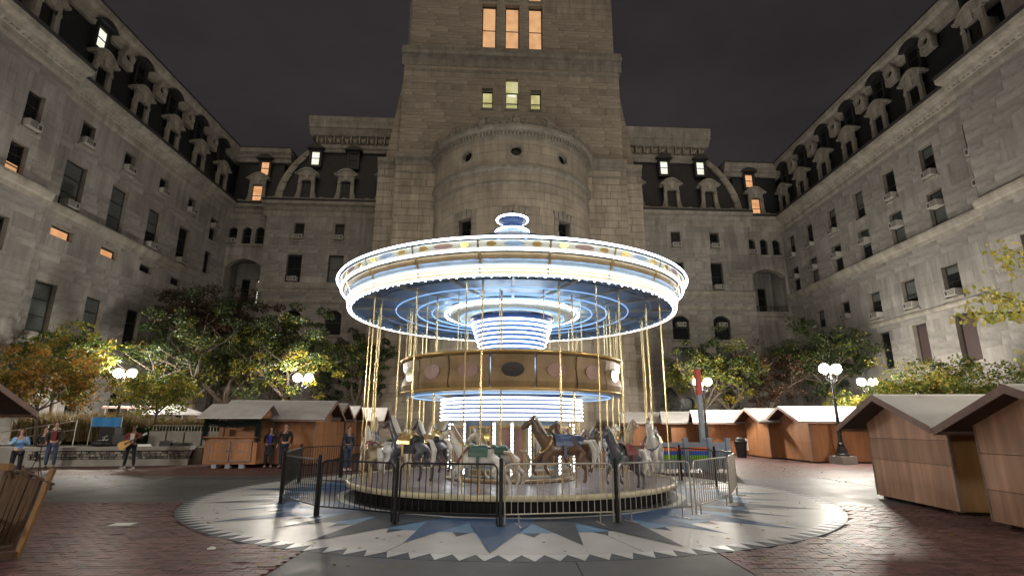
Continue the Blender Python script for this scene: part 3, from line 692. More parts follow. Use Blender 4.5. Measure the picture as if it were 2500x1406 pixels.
# pavilions
for side in (0, 1):
    if side == 0:
        a0, a1 = 3.9, 16.5; wins = [(6.55, 7.5, 18.75, 20.45), (10.38, 11.28, 18.75, 20.45), (6.2, 7.58, 14.6, 17.3), (10.05, 11.45, 14.6, 17.3), (6.5, 8.0, 9.7, 12.0), (10.2, 11.7, 9.7, 12.0), (6.5, 8, 6, 8.4), (10.2, 11.7, 6, 8.4), (6.6, 7.9, 2.2, 4.4), (10.3, 11.6, 2.2, 4.4)]
    else:
        a0, a1 = 38.0, 51.0; wins = [(43.14, 44.09, 18.8, 20.48), (47.07, 48.02, 18.8, 20.48), (43.0, 44.2, 14.55, 17.34), (46.9, 48.09, 14.55, 17.34), (42.68, 44.3, 9.7, 12.02), (46.7, 48.3, 9.7, 12.05), (42.7, 44.3, 6.4, 9.0), (46.7, 48.3, 6.4, 9.0), (42.9, 44.2, 2.2, 4.4), (46.9, 48.1, 2.2, 4.4)]
    ashlar(fpv, a0, a1, 0, 22, wins, bw, 'wing_stone', course=.75, bl=(1.2, 2.4), gap=.022, proud=.025, nparts=130, seed=21+side, tones=WT, thick=1.6)
    for i, q in enumerate(wins):
        window(fpv, q, bw, arch=i in (4, 5, 8, 9), ac=(.02 if i in (0, 1, 2, 3) and not (side == 0 and i == 3) else (.5 if side == 1 and i in (4, 5) else None)), blind=.96 if (side == 0 and i == 3) else (.5 if i in (6, 7) else None))
    belt(fpv, a0-.1, a1, bw); eaves(fpv, a0-.35 if side == 0 else a0, a1 if side == 0 else a1+.35, bw)
    molding(fpv, a0, a1, [(-.4, 12.6), (.05, 12.6), (.12, 12.75), (.12, 12.95), (-.4, 13.0)], bw, 'trim_stone', 'string_course')
    # convex mansard with its stone rib
    cur = [(4.25, 22.9), (4.3, 24), (4.5, 25), (4.85, 26), (5.35, 27), (6.05, 28), (6.75, 28.75), (7.6, 29.4)]
    if side: cur = [(55.1-u, z) for u, z in cur]
    fe = 16.5 if side == 0 else 38.0
    k = MB(); rb = MB()
    for (u, z), (v, y) in zip(cur[:-1], cur[1:]):
        da, db = -.55-.12*(z-22.9), -.55-.12*(y-22.9)
        s = 1 if side == 0 else -1
        k.hexa([fpv.P(u, z, da), fpv.P(fe, z, da), fpv.P(fe, z, da-6), fpv.P(u, z, da-6)], [fpv.P(v, y, db), fpv.P(fe, y, db), fpv.P(fe, y, db-6), fpv.P(v, y, db-6)])
        w2 = .62*s
        rb.hexa([fpv.P(u-.05*s, z, da+.26), fpv.P(u+w2, z-.05, da+.26), fpv.P(u+w2, z-.05, da-.4), fpv.P(u-.05*s, z, da-.4)], [fpv.P(v-.05*s, y, db+.26), fpv.P(v+w2, y-.15, db+.26), fpv.P(v+w2, y-.15, db-.4), fpv.P(v-.05*s, y, db-.4)])
    k.build('mansard_roof', 'slate', bw); rb.build('stone_rib', 'trim_stone', bw)
    lo = [(7.2, 22.7, 0), (11.0, 22.7, 0), (14.9, 22.7, 0)] if side == 0 else [(39.8, 22.75, 0), (43.6, 22.75, 0), (47.5, 22.75, 0)]
    up = [(7.6, 26.95, 'lit_white'), (11.35, 26.85, None)] if side == 0 else [(43.25, 27.05, 'lit_white'), (47.1, 27.1, 'lit_white')]
    dormers(fpv, bw, RB, lo, up, [], dlow=-.3, dup=-.75, thin=.9)
    c0, c1 = (7.0, 17) if side == 0 else (38, 48.0)
    molding(fpv, c0+.5, c1-.5, [(-6, 28.6), (-1.0, 28.6), (-.9, 28.85), (-.75, 28.95), (-.75, 29.3), (-6, 29.3)], bw, 'trim_stone', 'roof_cornice')
    molding(fpv, c0+.4, c1-.4, [(-6, 29.302), (-1.0, 29.302), (-.85, 30.2), (-6, 30.2)], bw, 'carved_stone', 'carved_frieze')
    k = MB(); u = c0+.6; rn = random.Random(31+side)
    while u < c1-.5:
        fbox(k, fpv, u, u+.12, 29.35, 30.1, -.9, -.45); k.sphere(fpv.P(u+.42, 29.72, -.78), .26, 8, 5, (1, 1, 1.1))
        for q in (-.2, .2): k.sphere(fpv.P(u+.42+q, 29.95, -.78), .12, 6, 4)
        u += .84
    k.build('carved_ornament', 'carved_stone', bw, kind='stuff')
    molding(fpv, c0-.1, c1+.1, [(-6, 30.203), (-.55, 30.203), (-.4, 30.35), (-.1, 30.75), (.05, 30.8), (.08, 31.15), (.25, 31.5), (.28, 31.9), (-6, 32.0)], bw, 'trim_stone', 'roof_slab')
    k = MB(); fbox(k, fpv, c0+1, c1-1, 22.7, 30.5, -8, -6.2); k.build('attic_wall', 'trim_stone', bw)
# ---- tower
ft = fb.sh(2.5)
tw = thing('clock_tower', 'massive stone tower base with a round stair turret and lit windows', 'tower', (.3, 48, 0))
TT = (.88, .93, .97, 1, 1.03, 1.07)
W1 = [(24.22, 25.3, 32.6, 34.9), (26.62, 27.87, 32.6, 36.1), (29.16, 30.2, 32.6, 34.9)]
W2 = [(24.06, 25.55, 39.85, 45.35), (26.5, 28.0, 39.85, 45.35), (28.98, 30.46, 39.85, 45.35)]
ashlar(ft, 16.25, 38.3, 26.4, 38.2, W1, tw, 'tower_stone', course=.72, bl=(1.3, 3.4), gap=.028, proud=.045, nparts=150, seed=41, tones=TT, thick=1.2)
ashlar(ft.sh(-.25), 16.7, 37.9, 39.4, 62, W2+[(24.06, 25.55, 45.9, 50), (26.5, 28, 45.9, 50), (28.98, 30.46, 45.9, 50)], tw, 'tower_stone', course=.72, bl=(1.3, 3.4), gap=.028, proud=.045, nparts=60, seed=42, tones=TT, thick=1.2)
for i, q in enumerate(W1):
    q2 = (q[0], q[1], q[2], 34.8); window(ft, q2, tw, pane='lit_yellow' if i != 2 else 'lit_yellow', rail=(.42,), depth=.55, label='window lit greenish yellow')
    k = MB(); fbox(k, ft, q[0], q[1], 34.802, q[3], -.62, -.5 if i == 1 else -.3); k.build('lintel_reveal', 'lit_yellow' if i == 1 else 'trim_stone', tw)  # middle reveal glows: the yellow light on its lintel is put into the colour
    if i == 1: q3 = MB(); fbox(q3, ft, q[0]+.25, q[1]-.25, 34.45, 34.6, -.59, -.575); q3.build('ceiling_light', 'lit_white', tw)
    l = MB()
    for j in range(4): fbox(l, ft, q[0]+.1, q[1]-.1, q[2]+.2+j*.25, q[2]+.23+j*.25, -.53, -.51)
    l.build('shutter_rail', 'lead', tw)
for i, q in enumerate(W2): window(ft.sh(-.25), q, tw, pane='lit_amber', rail=(.46,), depth=.5, fw=.1, label='tall window glowing amber'); 
for q in ((24.06, 25.55), (26.5, 28), (28.98, 30.46)): window(ft.sh(-.25), (q[0], q[1], 45.9, 50), tw, pane='lit_amber', rail=(.5,), depth=.5, fw=.1)
molding(ft, 16.0, 38.6, [(-3, 37.3), (.1, 37.3), (.12, 38.1), (.3, 38.3), (.55, 38.4), (.6, 38.75), (.35, 38.85), (.3, 39.4), (-.2, 39.7), (-3, 39.7)], tw, 'trim_stone', 'tower_cornice')
molding(ft, 16.2, 38.35, [(-1, 36.6), (.07, 36.6), (.1, 36.9), (-1, 36.9)], tw, 'trim_stone', 'string_course')
for s in (0, 1):                       # solid flanks of the shaft
    k = MB(); e = (16.3, 17.5) if s == 0 else (37.0, 38.25)
    fbox(k, ft, e[0], e[1], 26.4, 62, -18, -1.25); k.build('flank_wall', 'tower_stone', tw)
# lower piers, inner and outer, each with a moulded cap, and battered shoulders
Lp = [(14.35, 16.2, 1.3, 1), (16.2, 20.4, 2.3, 2), (34.2, 38.3, 2.3, 2), (38.3, 40.1, 1.3, 1)]
for i, (u0, u1, off, _) in enumerate(Lp):
    f2 = fb.sh(2.5+off-1.5)
    ashlar(f2, u0, u1, 0, 25.7, [], tw, 'tower_stone', course=.74, bl=(.9, 1.9), gap=.045, proud=.07, nparts=18, seed=50+i, tones=TT, thick=2.5)
    molding(f2, u0-.05, u1+.05, [(-3, 25.7), (.12, 25.7), (.16, 25.95), (.1, 26.0), (.1, 26.2), (.4, 26.4), (.45, 26.75), (.1, 26.95), (-3, 27.0)], tw, 'trim_stone', 'pier_cap')
    molding(f2, u0-.03, u1+.03, [(-1, 24.9), (.14, 24.9), (.14, 25.1), (-1, 25.1)], tw, 'trim_stone', 'string_course')
    molding(f2, u0-.05, u1+.05, [(-1, 1.6), (.2, 1.6), (.3, 1.8), (.3, 2.1), (.1, 2.3), (-1, 2.3)], tw, 'trim_stone', 'plinth_course')
    if i in (0, 3):
        # outer return next to the pavilion roof
        k = MB(); e = (u0, u0+.9) if i == 0 else (u1-.9, u1); fbox(k, fb, e[0], e[1], 0, 26.9, -9, -.2); k.build('flank_wall', 'tower_stone', tw)
for s in (0, 1):                        # battered shoulder, course by course
    k = MB(); rn = random.Random(60+s); n = 15
    for j in range(n):
        za, zb = 26.95+j*(37.3-26.95)/n, 26.95+(j+1)*(37.3-26.95)/n
        xa, xb = 14.7+(16.2-14.7)*j/n, 14.7+(16.2-14.7)*(j+1)/n
        if s: xa, xb = 54.55-xa, 54.55-xb
        e = 16.6 if s == 0 else 37.95; k.tone = rn.choice(TT)
        k.hexa([fb.P(xa, za+.02, 1.3), fb.P(e, za+.02, 1.3), fb.P(e, za+.02, -8), fb.P(xa, za+.02, -8)], [fb.P(xb, zb-.02, 1.3), fb.P(e, zb-.02, 1.3), fb.P(e, zb-.02, -8), fb.P(xb, zb-.02, -8)])
    k.build('battered_shoulder', 'tower_stone', tw)
# filler wall behind the turret
k = MB(); fbox(k, ft, 19.5, 35.2, 0, 26.4, -1.5, -.6); k.build('wall', 'tower_stone', tw)
# round stair turret
fc = Polar(fb.P(27.27, 0, 2.0), fb.D, fb.N, 7.4)
rt = 7.4
aw = lambda deg, w: (rt*R(deg)-w/2, rt*R(deg)+w/2)
tops = [(*aw(-34.5, 1.3), 16.9, 18.45), (*aw(0, 1.3), 16.9, 18.45), (*aw(34, 1.3), 16.9, 18.45)] + [(*aw(a, 1.0), 23.7, 24.7) for a in (-34, 0, 34)] + [(*aw(a, 1.2), 10.5, 13) for a in (-34, 0, 34)]
ashlar(fc, -rt*1.5, rt*1.5, 0, 25.6, tops, tw, 'tower_stone', course=.72, bl=(1.6, 2.8), gap=.025, proud=.035, seed=71, tones=TT, thick=.9, curved=True)
for i, q in enumerate(tops):
    if i in (3, 4, 5):     # bull's-eye windows
        a = MB(); um = (q[0]+q[1])/2; zm = (q[2]+q[3])/2; n = 20
        for j in range(n):
            t0, t1 = 2*math.pi*j/n, 2*math.pi*(j+1)/n
            for r0, r1, d1 in ((.47, .62, .05),):
                def pt(r, t, d): return fc.P(um+r*math.cos(t), zm+r*math.sin(t), d)
                a.hexa([pt(r0, t0, -.5), pt(r1, t0, -.5), pt(r1, t1, -.5), pt(r0, t1, -.5)], [pt(r0, t0, d1), pt(r1, t0, d1), pt(r1, t1, d1), pt(r0, t1, d1)])
        rg = a.build('round_window', 'trim_stone', tw)
        g = MB(); g.raw([fc.P(um, zm, -.35)]+[fc.P(um+.5*math.cos(2*math.pi*j/n), zm+.5*math.sin(2*math.pi*j/n), -.35) for j in range(n)], [(0, j+1, (j+1) % n+1) for j in range(n)]); g.build('pane', 'window_glass', rg)
    else: 
        w_ = window(fc, q, tw, depth=.45, rail=(.5,), sill=i < 3)
        if i < 3:          # rusticated flat arch over the opening
            a = MB(); um = (q[0]+q[1])/2
            for j in range(-2, 3):
                x = um+j*.42; hgt = .85 if j == 0 else .65
                a.hexa([fc.P(x-.19, q[3]+.01, 0), fc.P(x+.19, q[3]+.01, 0), fc.P(x+.19+j*.07, q[3]+hgt, 0), fc.P(x-.19+j*.07, q[3]+hgt, 0)], [fc.P(x-.19, q[3]+.01, .14), fc.P(x+.19, q[3]+.01, .14), fc.P(x+.19+j*.07, q[3]+hgt, .14), fc.P(x-.19+j*.07, q[3]+hgt, .14)])
            for s in (-1, 1):
                for j in range(3): z = q[2]+j*.52; x = um+s*(.86+.06*(j % 2)); a.hexa([fc.P(x-.2, z, 0), fc.P(x+.2, z, 0), fc.P(x+.2, z+.46, 0), fc.P(x-.2, z+.46, 0)], [fc.P(x-.2, z, .12), fc.P(x+.2, z, .12), fc.P(x+.2, z+.46, .12), fc.P(x-.2, z+.46, .12)])
            a.build('surround', 'trim_stone', w_)
SG = 40
molding(fc, -rt*1.5, rt*1.5, [(-.5, 22.3), (.04, 22.3), (.08, 22.45), (.26, 22.6), (.28, 22.85), (.04, 22.95), (-.5, 22.95)], tw, 'trim_stone', 'string_course', seg=SG)
molding(fc, -rt*1.5, rt*1.5, [(-.5, 21.15), (.04, 21.15), (.1, 21.3), (.1, 21.42), (.04, 21.5), (-.5, 21.5)], tw, 'trim_stone', 'string_course', seg=SG)
molding(fc, -rt*1.5, rt*1.5, [(-.8, 25.25), (.04, 25.25), (.12, 25.45), (.12, 25.9), (.35, 26.05), (.6, 26.15), (.62, 26.4), (.35, 26.5), (.3, 26.62), (.3, 26.9), (-.8, 26.9)], tw, 'trim_stone', 'parapet_cornice', seg=SG)
k = MB()
for j in range(72):
    a = -rt*1.45+j*rt*2.9/71; kk = [(.12, 25.55), (.28, 25.9)]
    k.hexa([fc.P(a-.06, 25.62, .11), fc.P(a+.06, 25.62, .11), fc.P(a+.06, 26.02, .11), fc.P(a-.06, 26.02, .11)], [fc.P(a-.06, 25.72, .24), fc.P(a+.06, 25.72, .24), fc.P(a+.06, 26.02, .34), fc.P(a-.06, 26.02, .34)])
    if j % 2: k.sphere(fc.P(a, 26.76, .3), .1, 6, 4)
k.build('carved_ornament', 'carved_stone', tw, kind='stuff')
for deg in (-68, -45, -22, 0, 22, 45, 68):     # carved posts on the parapet
    k = MB(); a = rt*R(deg); fbox(k, fc, a-.28, a+.28, 26.5, 27.15, -.25, .42); k.sphere(fc.P(a, 27.4, .1), .34, 8, 5, (1, 1, .9))
    for q in (-.36, .36): k.sphere(fc.P(a+q*1.3, 27.0, .2), .24, 6, 4)
    k.build('parapet_post', 'carved_stone', tw)
k = MB(); k.raw([fc.P(rt*1.5*(-1+2*i/20), 26.7, -.6) for i in range(21)], [tuple(range(21))]); k.build('turret_roof', 'lead', tw)
WORLD[0] = False

# ---------------------------------------------------------------- street lamps
GM = MB(); GM.sphere((0, 0, 0), .235, 14, 9); GMESH = GM.mesh('globe', 'globe_glow', True)
def lamp(x, y, rz, label, scale=1.0, plinth=True, h=4.25):
    t = thing('street_lamp', label, 'street lamp', (x, y, 0), rz, 'twin globe lamps round the courtyard')
    if plinth: k = MB(); k.box(-.42, .42, -.42, .42, 0, .38); k.build('plinth', 'concrete', t); b = .38
    else: b = 0
    k = MB(); k.lathe([(.34, b), (.34, b+.08), (.26, b+.12), (.22, b+.3), (.14, b+.5), (.16, b+.56), (.11, b+.62), (.1, b+1.1), (.13, b+1.16), (.085, b+1.25), (.065, h-1.2), (.09, h-1.15), (.055, h-1.05), (.05, h-.25), (.075, h-.2), (.04, h-.1), (.04, h+.22), (.0, h+.34)], 12)
    k.build('pole', 'black_metal', t, smooth=False)
    for s in (-1, 1):
        k = MB(); k.tube([(0, 0, h-.55), (s*.14, 0, h-.35), (s*.32, 0, h-.2), (s*.36, 0, h+.08)], .026, 6); k.tube([(s*.14, 0, h-.35), (s*.2, 0, h-.12), (s*.1, 0, h-.05)], .014, 5)
        k.lathe([(.09, h+.06), (.1, h+.12), (.05, h+.16)], 10, (s*.36, 0)); k.build('arm', 'black_metal', t)
        o = inst('globe', GMESH, t, (s*.36, 0, h+.34))
        c = MB(); c.lathe([(.03, h+.54), (.09, h+.535), (.05, h+.6), (.012, h+.68), (0, h+.72)], 10, (s*.36, 0)); c.build('finial', 'black_metal', t)
    return t
lamp(16.35, 27.2, R(12), 'tall twin globe lamp on a concrete plinth before the right huts')
lamp(-21.4, 30.6, R(5), 'twin globe lamp beside the yellow tree at the far left', h=4.15)
lamp(-12.3, 32.9, R(-5), 'twin globe lamp above the long wooden hut left of the carousel', h=4.15)
lamp(12.4, 34.4, R(4), 'twin globe lamp directly behind the red-topped pylon', h=4.15)
lamp(22.6, 33.9, R(-3), 'twin globe lamp furthest right, behind the pale hut roofs', h=4.15)
for i, (x, y) in enumerate(((-20.5, 10.5), (17.5, 9.0), (-12.5, -5.5), (12.5, -5.5))):  # four unseen lamps added outside the picture to light the fronts
    lamp(x, y, 0, ('unseen twin globe lamp added at the left to light the fronts', 'unseen twin globe lamp added behind the near huts for light', 'unseen twin globe lamp added behind the viewer on the left for light', 'unseen twin globe lamp added behind the viewer on the right for light')[i])

# ---------------------------------------------------------------- trees and plants
def leaves(k, rn, c, rad, n, size, bias=0, flat=.8):
    for _ in range(n):
        while True:
            p = Vector((rn.uniform(-1, 1), rn.uniform(-1, 1), rn.uniform(-1, 1)))
            if p.length < 1: break
        p = Vector((p.x*rad, p.y*rad, p.z*rad*flat))+c
        a = Vector((rn.gauss(0, 1), rn.gauss(0, 1), rn.gauss(0, .6))).normalized(); b = a.cross(Vector((rn.gauss(0, 1), rn.gauss(0, 1), rn.gauss(0, 1)))).normalized()
        s = size*rn.uniform(.6, 1.3); k.tone = min(1, max(0, rn.gauss(.42+bias, .22)))
        k.quad(p-a*s*.5, p+b*s*.32, p+a*s*.6, p-b*s*.32)
def tree(x, y, h, spread, mt, label, seed, trunk=1.0, stems=1, lean=(0, 0), nl=20000, low=.35, leaf=.15, name='deciduous_tree', bias=0, tone_h=0, cat='tree', group='autumn trees in the courtyard beds'):
    rn = random.Random(seed); t = thing(name, label, cat, (x, y, 0), 0, group)
    k = MB(); tips = []
    def branch(p, d, L, r, lev):
        pts = [p]; rr = [r]; q = p; n = 4
        for i in range(n):
            d = (d+Vector((rn.gauss(0, .14), rn.gauss(0, .14), rn.gauss(.04, .08)))).normalized(); q = q+d*L/n; pts.append(q); rr.append(r*(1-.55*(i+1)/n))
            if lev < 3 and i >= 1:
                for _ in range(2 if lev < 2 else 1):
                    a = rn.uniform(0, 2*math.pi); o = Vector((math.cos(a), math.sin(a), rn.uniform(-.05, .55))).normalized()
                    branch(q, (d*.45+o*.8).normalized(), L*rn.uniform(.52, .72), r*(1-.55*(i+1)/n)*.62, lev+1)
        k.tube(pts, rr, 6 if lev < 2 else 4, caps=False)
        if lev >= 2: tips.append((q, lev)); tips.append((pts[2], lev))
    H = h*low
    for s in range(stems):
        a = 2*math.pi*s/stems+rn.uniform(0, 1); d = Vector((lean[0]+(.32*math.cos(a) if stems > 1 else 0), lean[1]+(.32*math.sin(a) if stems > 1 else 0), 1)).normalized()
        r = .16*trunk*h/8; base = Vector((.1*math.cos(a)*(stems > 1), .1*math.sin(a)*(stems > 1), 0)); top = base+d*H
        k.tube([base, base+d*H*.5+Vector((rn.gauss(0, .05), rn.gauss(0, .05), 0)), top], [r*1.25, r, r*.85], 8, caps=False)
        for b in range(5):
            a = 2*math.pi*b/5+rn.uniform(-.4, .4); o = Vector((math.cos(a)*spread/h*2.0, math.sin(a)*spread/h*2.0, rn.uniform(.55, 1.15))).normalized()
            branch(top, o, (h-H)*.52, r*.6, 1)
    k.build('trunk', 'bark', t)
    # clip the crown to an uneven ellipsoid
    lf = MB(); zc = (H*.85+h)/2; hz = (h-H*.85)/2; good = []
    for q, lev in tips:
        e = Vector(((q.x-lean[0]*H)/spread, (q.y-lean[1]*H)/spread, (q.z-zc)/hz))
        if e.length > 1: q = Vector((lean[0]*H, lean[1]*H, zc))+Vector((e.x*spread, e.y*spread, e.z*hz))/e.length*rn.uniform(.8, 1.05)
        good.append(q)
    extra = []
    for _ in range(int(len(good)*.5)+40):
        v = Vector((rn.gauss(0, 1), rn.gauss(0, 1), rn.gauss(0, 1))).normalized()*rn.uniform(.55, 1.0)
        extra.append(Vector((lean[0]*H+v.x*spread, lean[1]*H+v.y*spread, zc+v.z*hz)))
    cl = good+extra; rn.shuffle(cl); cl = cl[:150]; per = max(20, nl//len(cl))
    for q in cl:
        b = bias+rn.gauss(0, .13)+tone_h*(q.z-zc)/hz  # lower leaves yellower, upper ones darker: lamplight put into the leaf tone
        leaves(lf, rn, q, rn.uniform(.35, .8)*spread/4.0, int(per*rn.uniform(.25, .95)), leaf, b, .6)
    lf.build('crown', mt, t)
    return t
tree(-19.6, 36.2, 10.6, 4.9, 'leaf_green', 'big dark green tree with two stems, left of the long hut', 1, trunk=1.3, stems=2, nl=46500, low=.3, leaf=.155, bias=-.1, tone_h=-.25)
tree(-20.6, 38.2, 12.0, 4.6, 'leaf_rust', 'rust red tree rising behind the big dark green tree', 2, nl=34100, leaf=.155, low=.45)
tree(-14.2, 36.5, 9.8, 4.0, 'leaf_green', 'green tree with lower leaves tinted yellow for lamplight above the long hut roof', 3, nl=37200, leaf=.15, lean=(-.12, -.1), bias=.04, tone_h=-.3)
tree(-11.4, 41.5, 9.6, 2.9, 'leaf_green', 'dark slim tree close to the left foot of the tower', 4, nl=21700, leaf=.155, bias=-.18)
tree(-20.3, 24.6, 5.5, 3.2, 'leaf_orange', 'orange and yellow tree leaning over the left planting bed', 5, nl=13175, leaf=.13, lean=(-.2, 0), low=.42, bias=.0, trunk=.6)
tree(-17.9, 28.4, 4.9, 2.2, 'leaf_turning', 'small yellow green tree lit by the far left lamp', 6, nl=13950, leaf=.12, low=.45, trunk=.6, bias=.08)
tree(-24.2, 29.5, 7.4, 2.5, 'leaf_turning', 'loose tree against the wall of the left wing', 7, nl=13950, leaf=.15, low=.4, trunk=.7)
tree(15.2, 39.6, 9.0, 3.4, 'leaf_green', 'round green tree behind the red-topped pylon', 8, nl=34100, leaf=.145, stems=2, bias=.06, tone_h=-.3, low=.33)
tree(19.2, 40.4, 8.0, 2.7, 'leaf_rust', 'brownish orange tree between the pylon and the tall lamp', 9, nl=18600, leaf=.14, bias=.15)
tree(24.4, 41.5, 10.2, 4.2, 'leaf_green', 'dark loose tree against the right wing wall', 10, nl=24800, leaf=.15, bias=-.16, low=.4)
tree(23.0, 29.5, 5.7, 3.9, 'leaf_turning', 'low spreading yellow green tree behind the near hut roofs', 11, nl=17050, leaf=.14, low=.42, trunk=.6, bias=.05)
tree(19.6, 21.5, 4.3, 3.0, 'leaf_turning', 'thin leafed tree over the roof of the nearest hut', 12, nl=10850, leaf=.12, low=.5, trunk=.5)
tree(22.5, 35.8, 4.2, 1.7, 'leaf_turning', 'small bright green tree beside the tall lamp', 13, nl=9300, leaf=.12, low=.42, trunk=.5, bias=.05)
# the branch that reaches into the picture at the upper right belongs to a tree outside it
t = thing('overhanging_tree', 'tree with lit pale yellow leaves reaching in at the upper right edge', 'tree', (16.2, 12.2, 0), 0)
k = MB(); lf = MB(); rn = random.Random(77)
k.tube([(0, 0, 0), (-.1, 0, 1.6), (-.3, .1, 3.2), (-.2, 0, 5.6)], [.16, .13, .1, .05], 8, caps=False)
def twig(pts, r, nl_, sp):
    k.tube(pts, [r*(1-.7*i/(len(pts)-1)) for i in range(len(pts))], 5, caps=False)
    P = [Vector(p) for p in pts]
    for i in range(int(nl_*1.7)):
        s = rn.uniform(.25, 1)*(len(P)-1); j = min(int(s), len(P)-2); q = P[j].lerp(P[j+1], s-j)+Vector((rn.gauss(0, sp), rn.gauss(0, sp), rn.gauss(-.03, sp*.6)))
        a = Vector((rn.gauss(0, .6), rn.gauss(0, .6), -1+rn.gauss(0, .5))).normalized(); b = a.cross(Vector((rn.gauss(0, 1), rn.gauss(0, 1), rn.gauss(0, .4)))).normalized()
        sz = rn.uniform(.10, .17); lf.tone = min(1, max(0, rn.gauss(.68, .2))); lf.quad(q, q+a*sz*.5+b*sz*.3, q+a*sz, q+a*sz*.5-b*sz*.3)
twig([(-.3, .1, 3.2), (-2.2, -.1, 4.0), (-3.8, 0, 4.35), (-5.5, .1, 4.3)], .05, 230, .16)
twig([(-2.2, -.1, 4.0), (-3.4, .2, 4.5), (-4.9, .2, 4.9)], .03, 170, .17)
twig([(-.3, 0, 4.4), (-2.4, .1, 5.3), (-4.2, 0, 5.9)], .04, 260, .3)
twig([(-.3, 0, 4.4), (-2.0, -.5, 4.8), (-3.7, -.6, 5.2)], .04, 240, .28)
twig([(-.3, .1, 3.0), (-2.0, .3, 3.5), (-3.6, .5, 3.55)], .04, 180, .22)
k.build('trunk', 'bark', t); lf.build('crown', 'leaf_lit', t)
def conifer(x, y, h, w, label, seed):
    t = thing('conifer', label, 'conifer', (x, y, 0), 0, 'dark conifers in the beds'); rn = random.Random(seed)
    k = MB(); k.tube([(0, 0, 0), (0, 0, h*.9)], [.12, .03], 6); k.build('trunk', 'bark', t); f = MB()
    for i in range(7000):
        z = h*rn.random()**1.2; r = w*(1-z/h)**.7*math.sqrt(rn.uniform(.35, 1)); a = rn.uniform(0, 2*math.pi); p = Vector((r*math.cos(a), r*math.sin(a), z+.15))
        d = Vector((math.cos(a), math.sin(a), rn.uniform(-.5, .3))).normalized(); q = d.cross(Vector((0, 0, 1))).normalized(); s = rn.uniform(.1, .26); f.tone = rn.random()
        f.quad(p, p+d*s*.5+q*s*.22, p+d*s, p+d*s*.5-q*s*.22)
    f.build('foliage', 'needle', t)
conifer(-16.6, 38.6, 5.6, 2.6, 'broad dark conifer behind the long hut roof', 1); conifer(-13.0, 39.0, 5.2, 2.4, 'dark conifer close to the tower foot, left of the carousel', 2)
conifer(13.0, 43.5, 4.6, 2.2, 'dark conifer behind the far right huts', 3); conifer(17.6, 43.0, 4.4, 2.4, 'dark conifer between the rust tree and the green tree', 4)
def grassbed(x0, x1, y0, y1, z, n, h, name, label, mt, seed):
    k = MB(); rn = random.Random(seed)
    for i in range(n):
        x, y = rn.uniform(x0, x1), rn.uniform(y0, y1); a = rn.uniform(0, 6.28); l = h*rn.uniform(.5, 1.2); b = rn.uniform(.1, .55)*l; w = .014*rn.uniform(.7, 1.6)
        k.tone = rn.random(); p = Vector((x, y, z)); m1 = p+Vector((math.cos(a)*b*.3, math.sin(a)*b*.3, l*.6)); e = p+Vector((math.cos(a)*b, math.sin(a)*b, l)); q = Vector((-math.sin(a), math.cos(a), 0))*w
        k.quad(p-q, p+q, m1+q*.8, m1-q*.8); k.quad(m1-q*.8, m1+q*.8, e)
    return tag(k.build(name, mt, kind='stuff'), label, None)
grassbed(-24, -18.6, 27.2, 28.8, .9, 6000, 1.3, 'ornamental_grass', 'tan ornamental grass in the raised left bed', 'reed', 1)
grassbed(-18.4, -13.0, 28.4, 29.8, .8, 7000, 1.2, 'ornamental_grass', 'tan grass tufts behind the concrete panels', 'reed', 2)
k = MB(); rn = random.Random(9)
for i in range(14000):
    x = rn.uniform(-24, -12.6); y = rn.uniform(27.7, 28.6); z = .7+rn.random()*.85; a = Vector((rn.gauss(0, 1), rn.gauss(0, 1), rn.gauss(0, 1))).normalized(); b = a.orthogonal().normalized(); s = .08
    k.tone = rn.random()*.5; p = Vector((x, y, z)); k.quad(p, p+a*s+b*s*.5, p+a*s*2, p+a*s-b*s*.5)
tag(k.build('hedge', 'leaf_green', kind='stuff'), 'low dark hedge running behind the left fence', None)
k = MB(); rn = random.Random(19)
for i in range(5000):
    x = rn.uniform(17.2, 20.0); y = rn.uniform(34.8, 36.6); z = rn.random()*1.6; a = Vector((rn.gauss(0, 1), rn.gauss(0, 1), rn.gauss(0, 1))).normalized(); b = a.orthogonal().normalized(); s = .08
    k.tone = rn.random()*.7+.1; p = Vector((x, y, z)); k.quad(p, p+a*s+b*s*.5, p+a*s*2, p+a*s-b*s*.5)
tag(k.build('hedge', 'leaf_green', kind='stuff'), 'green shrubs in the gap between the right huts', None)

k = MB(); rn = random.Random(55)
for i in range(2600):
    c_ = rn.choice(((-19, 24.4, 3.5), (-16, 21.3, 3), (-12, 20.5, 3.5), (13, 30, 3.5), (12.5, 25, 3), (7.5, 12.6, 2.2), (-6.5, 12, 2.5), (11, 21, 4), (-3, 8.5, 2.5), (4.5, 8.8, 2.5)))
    x, y = rn.gauss(c_[0], c_[2]*.6), rn.gauss(c_[1], c_[2]*.6)
    if c_[0] < -18 or (y > 23.6 and x < -13): continue
    if abs(c_[0]) < 8 and rn.random() < .72: continue
    if math.hypot(x-CX, y-CY) < 5.9: continue
    z = .022 if math.hypot(x-CX, y-CY) < 7.75 else .012; a = rn.uniform(0, 6.28); s = rn.uniform(.025, .05); d = Vector((math.cos(a), math.sin(a), rn.uniform(-.1, .3)))*s; q = Vector((-math.sin(a), math.cos(a), rn.uniform(-.2, .2)))*s*.6
    k.tone = min(1, max(0, rn.gauss(.7, .2))); p = Vector((x, y, z)); k.quad(p-d, p+q, p+d, p-q)
tag(k.build('fallen_leaves', 'leaf_turning', kind='stuff'), 'scattered fallen leaves on the courtyard paving', None)
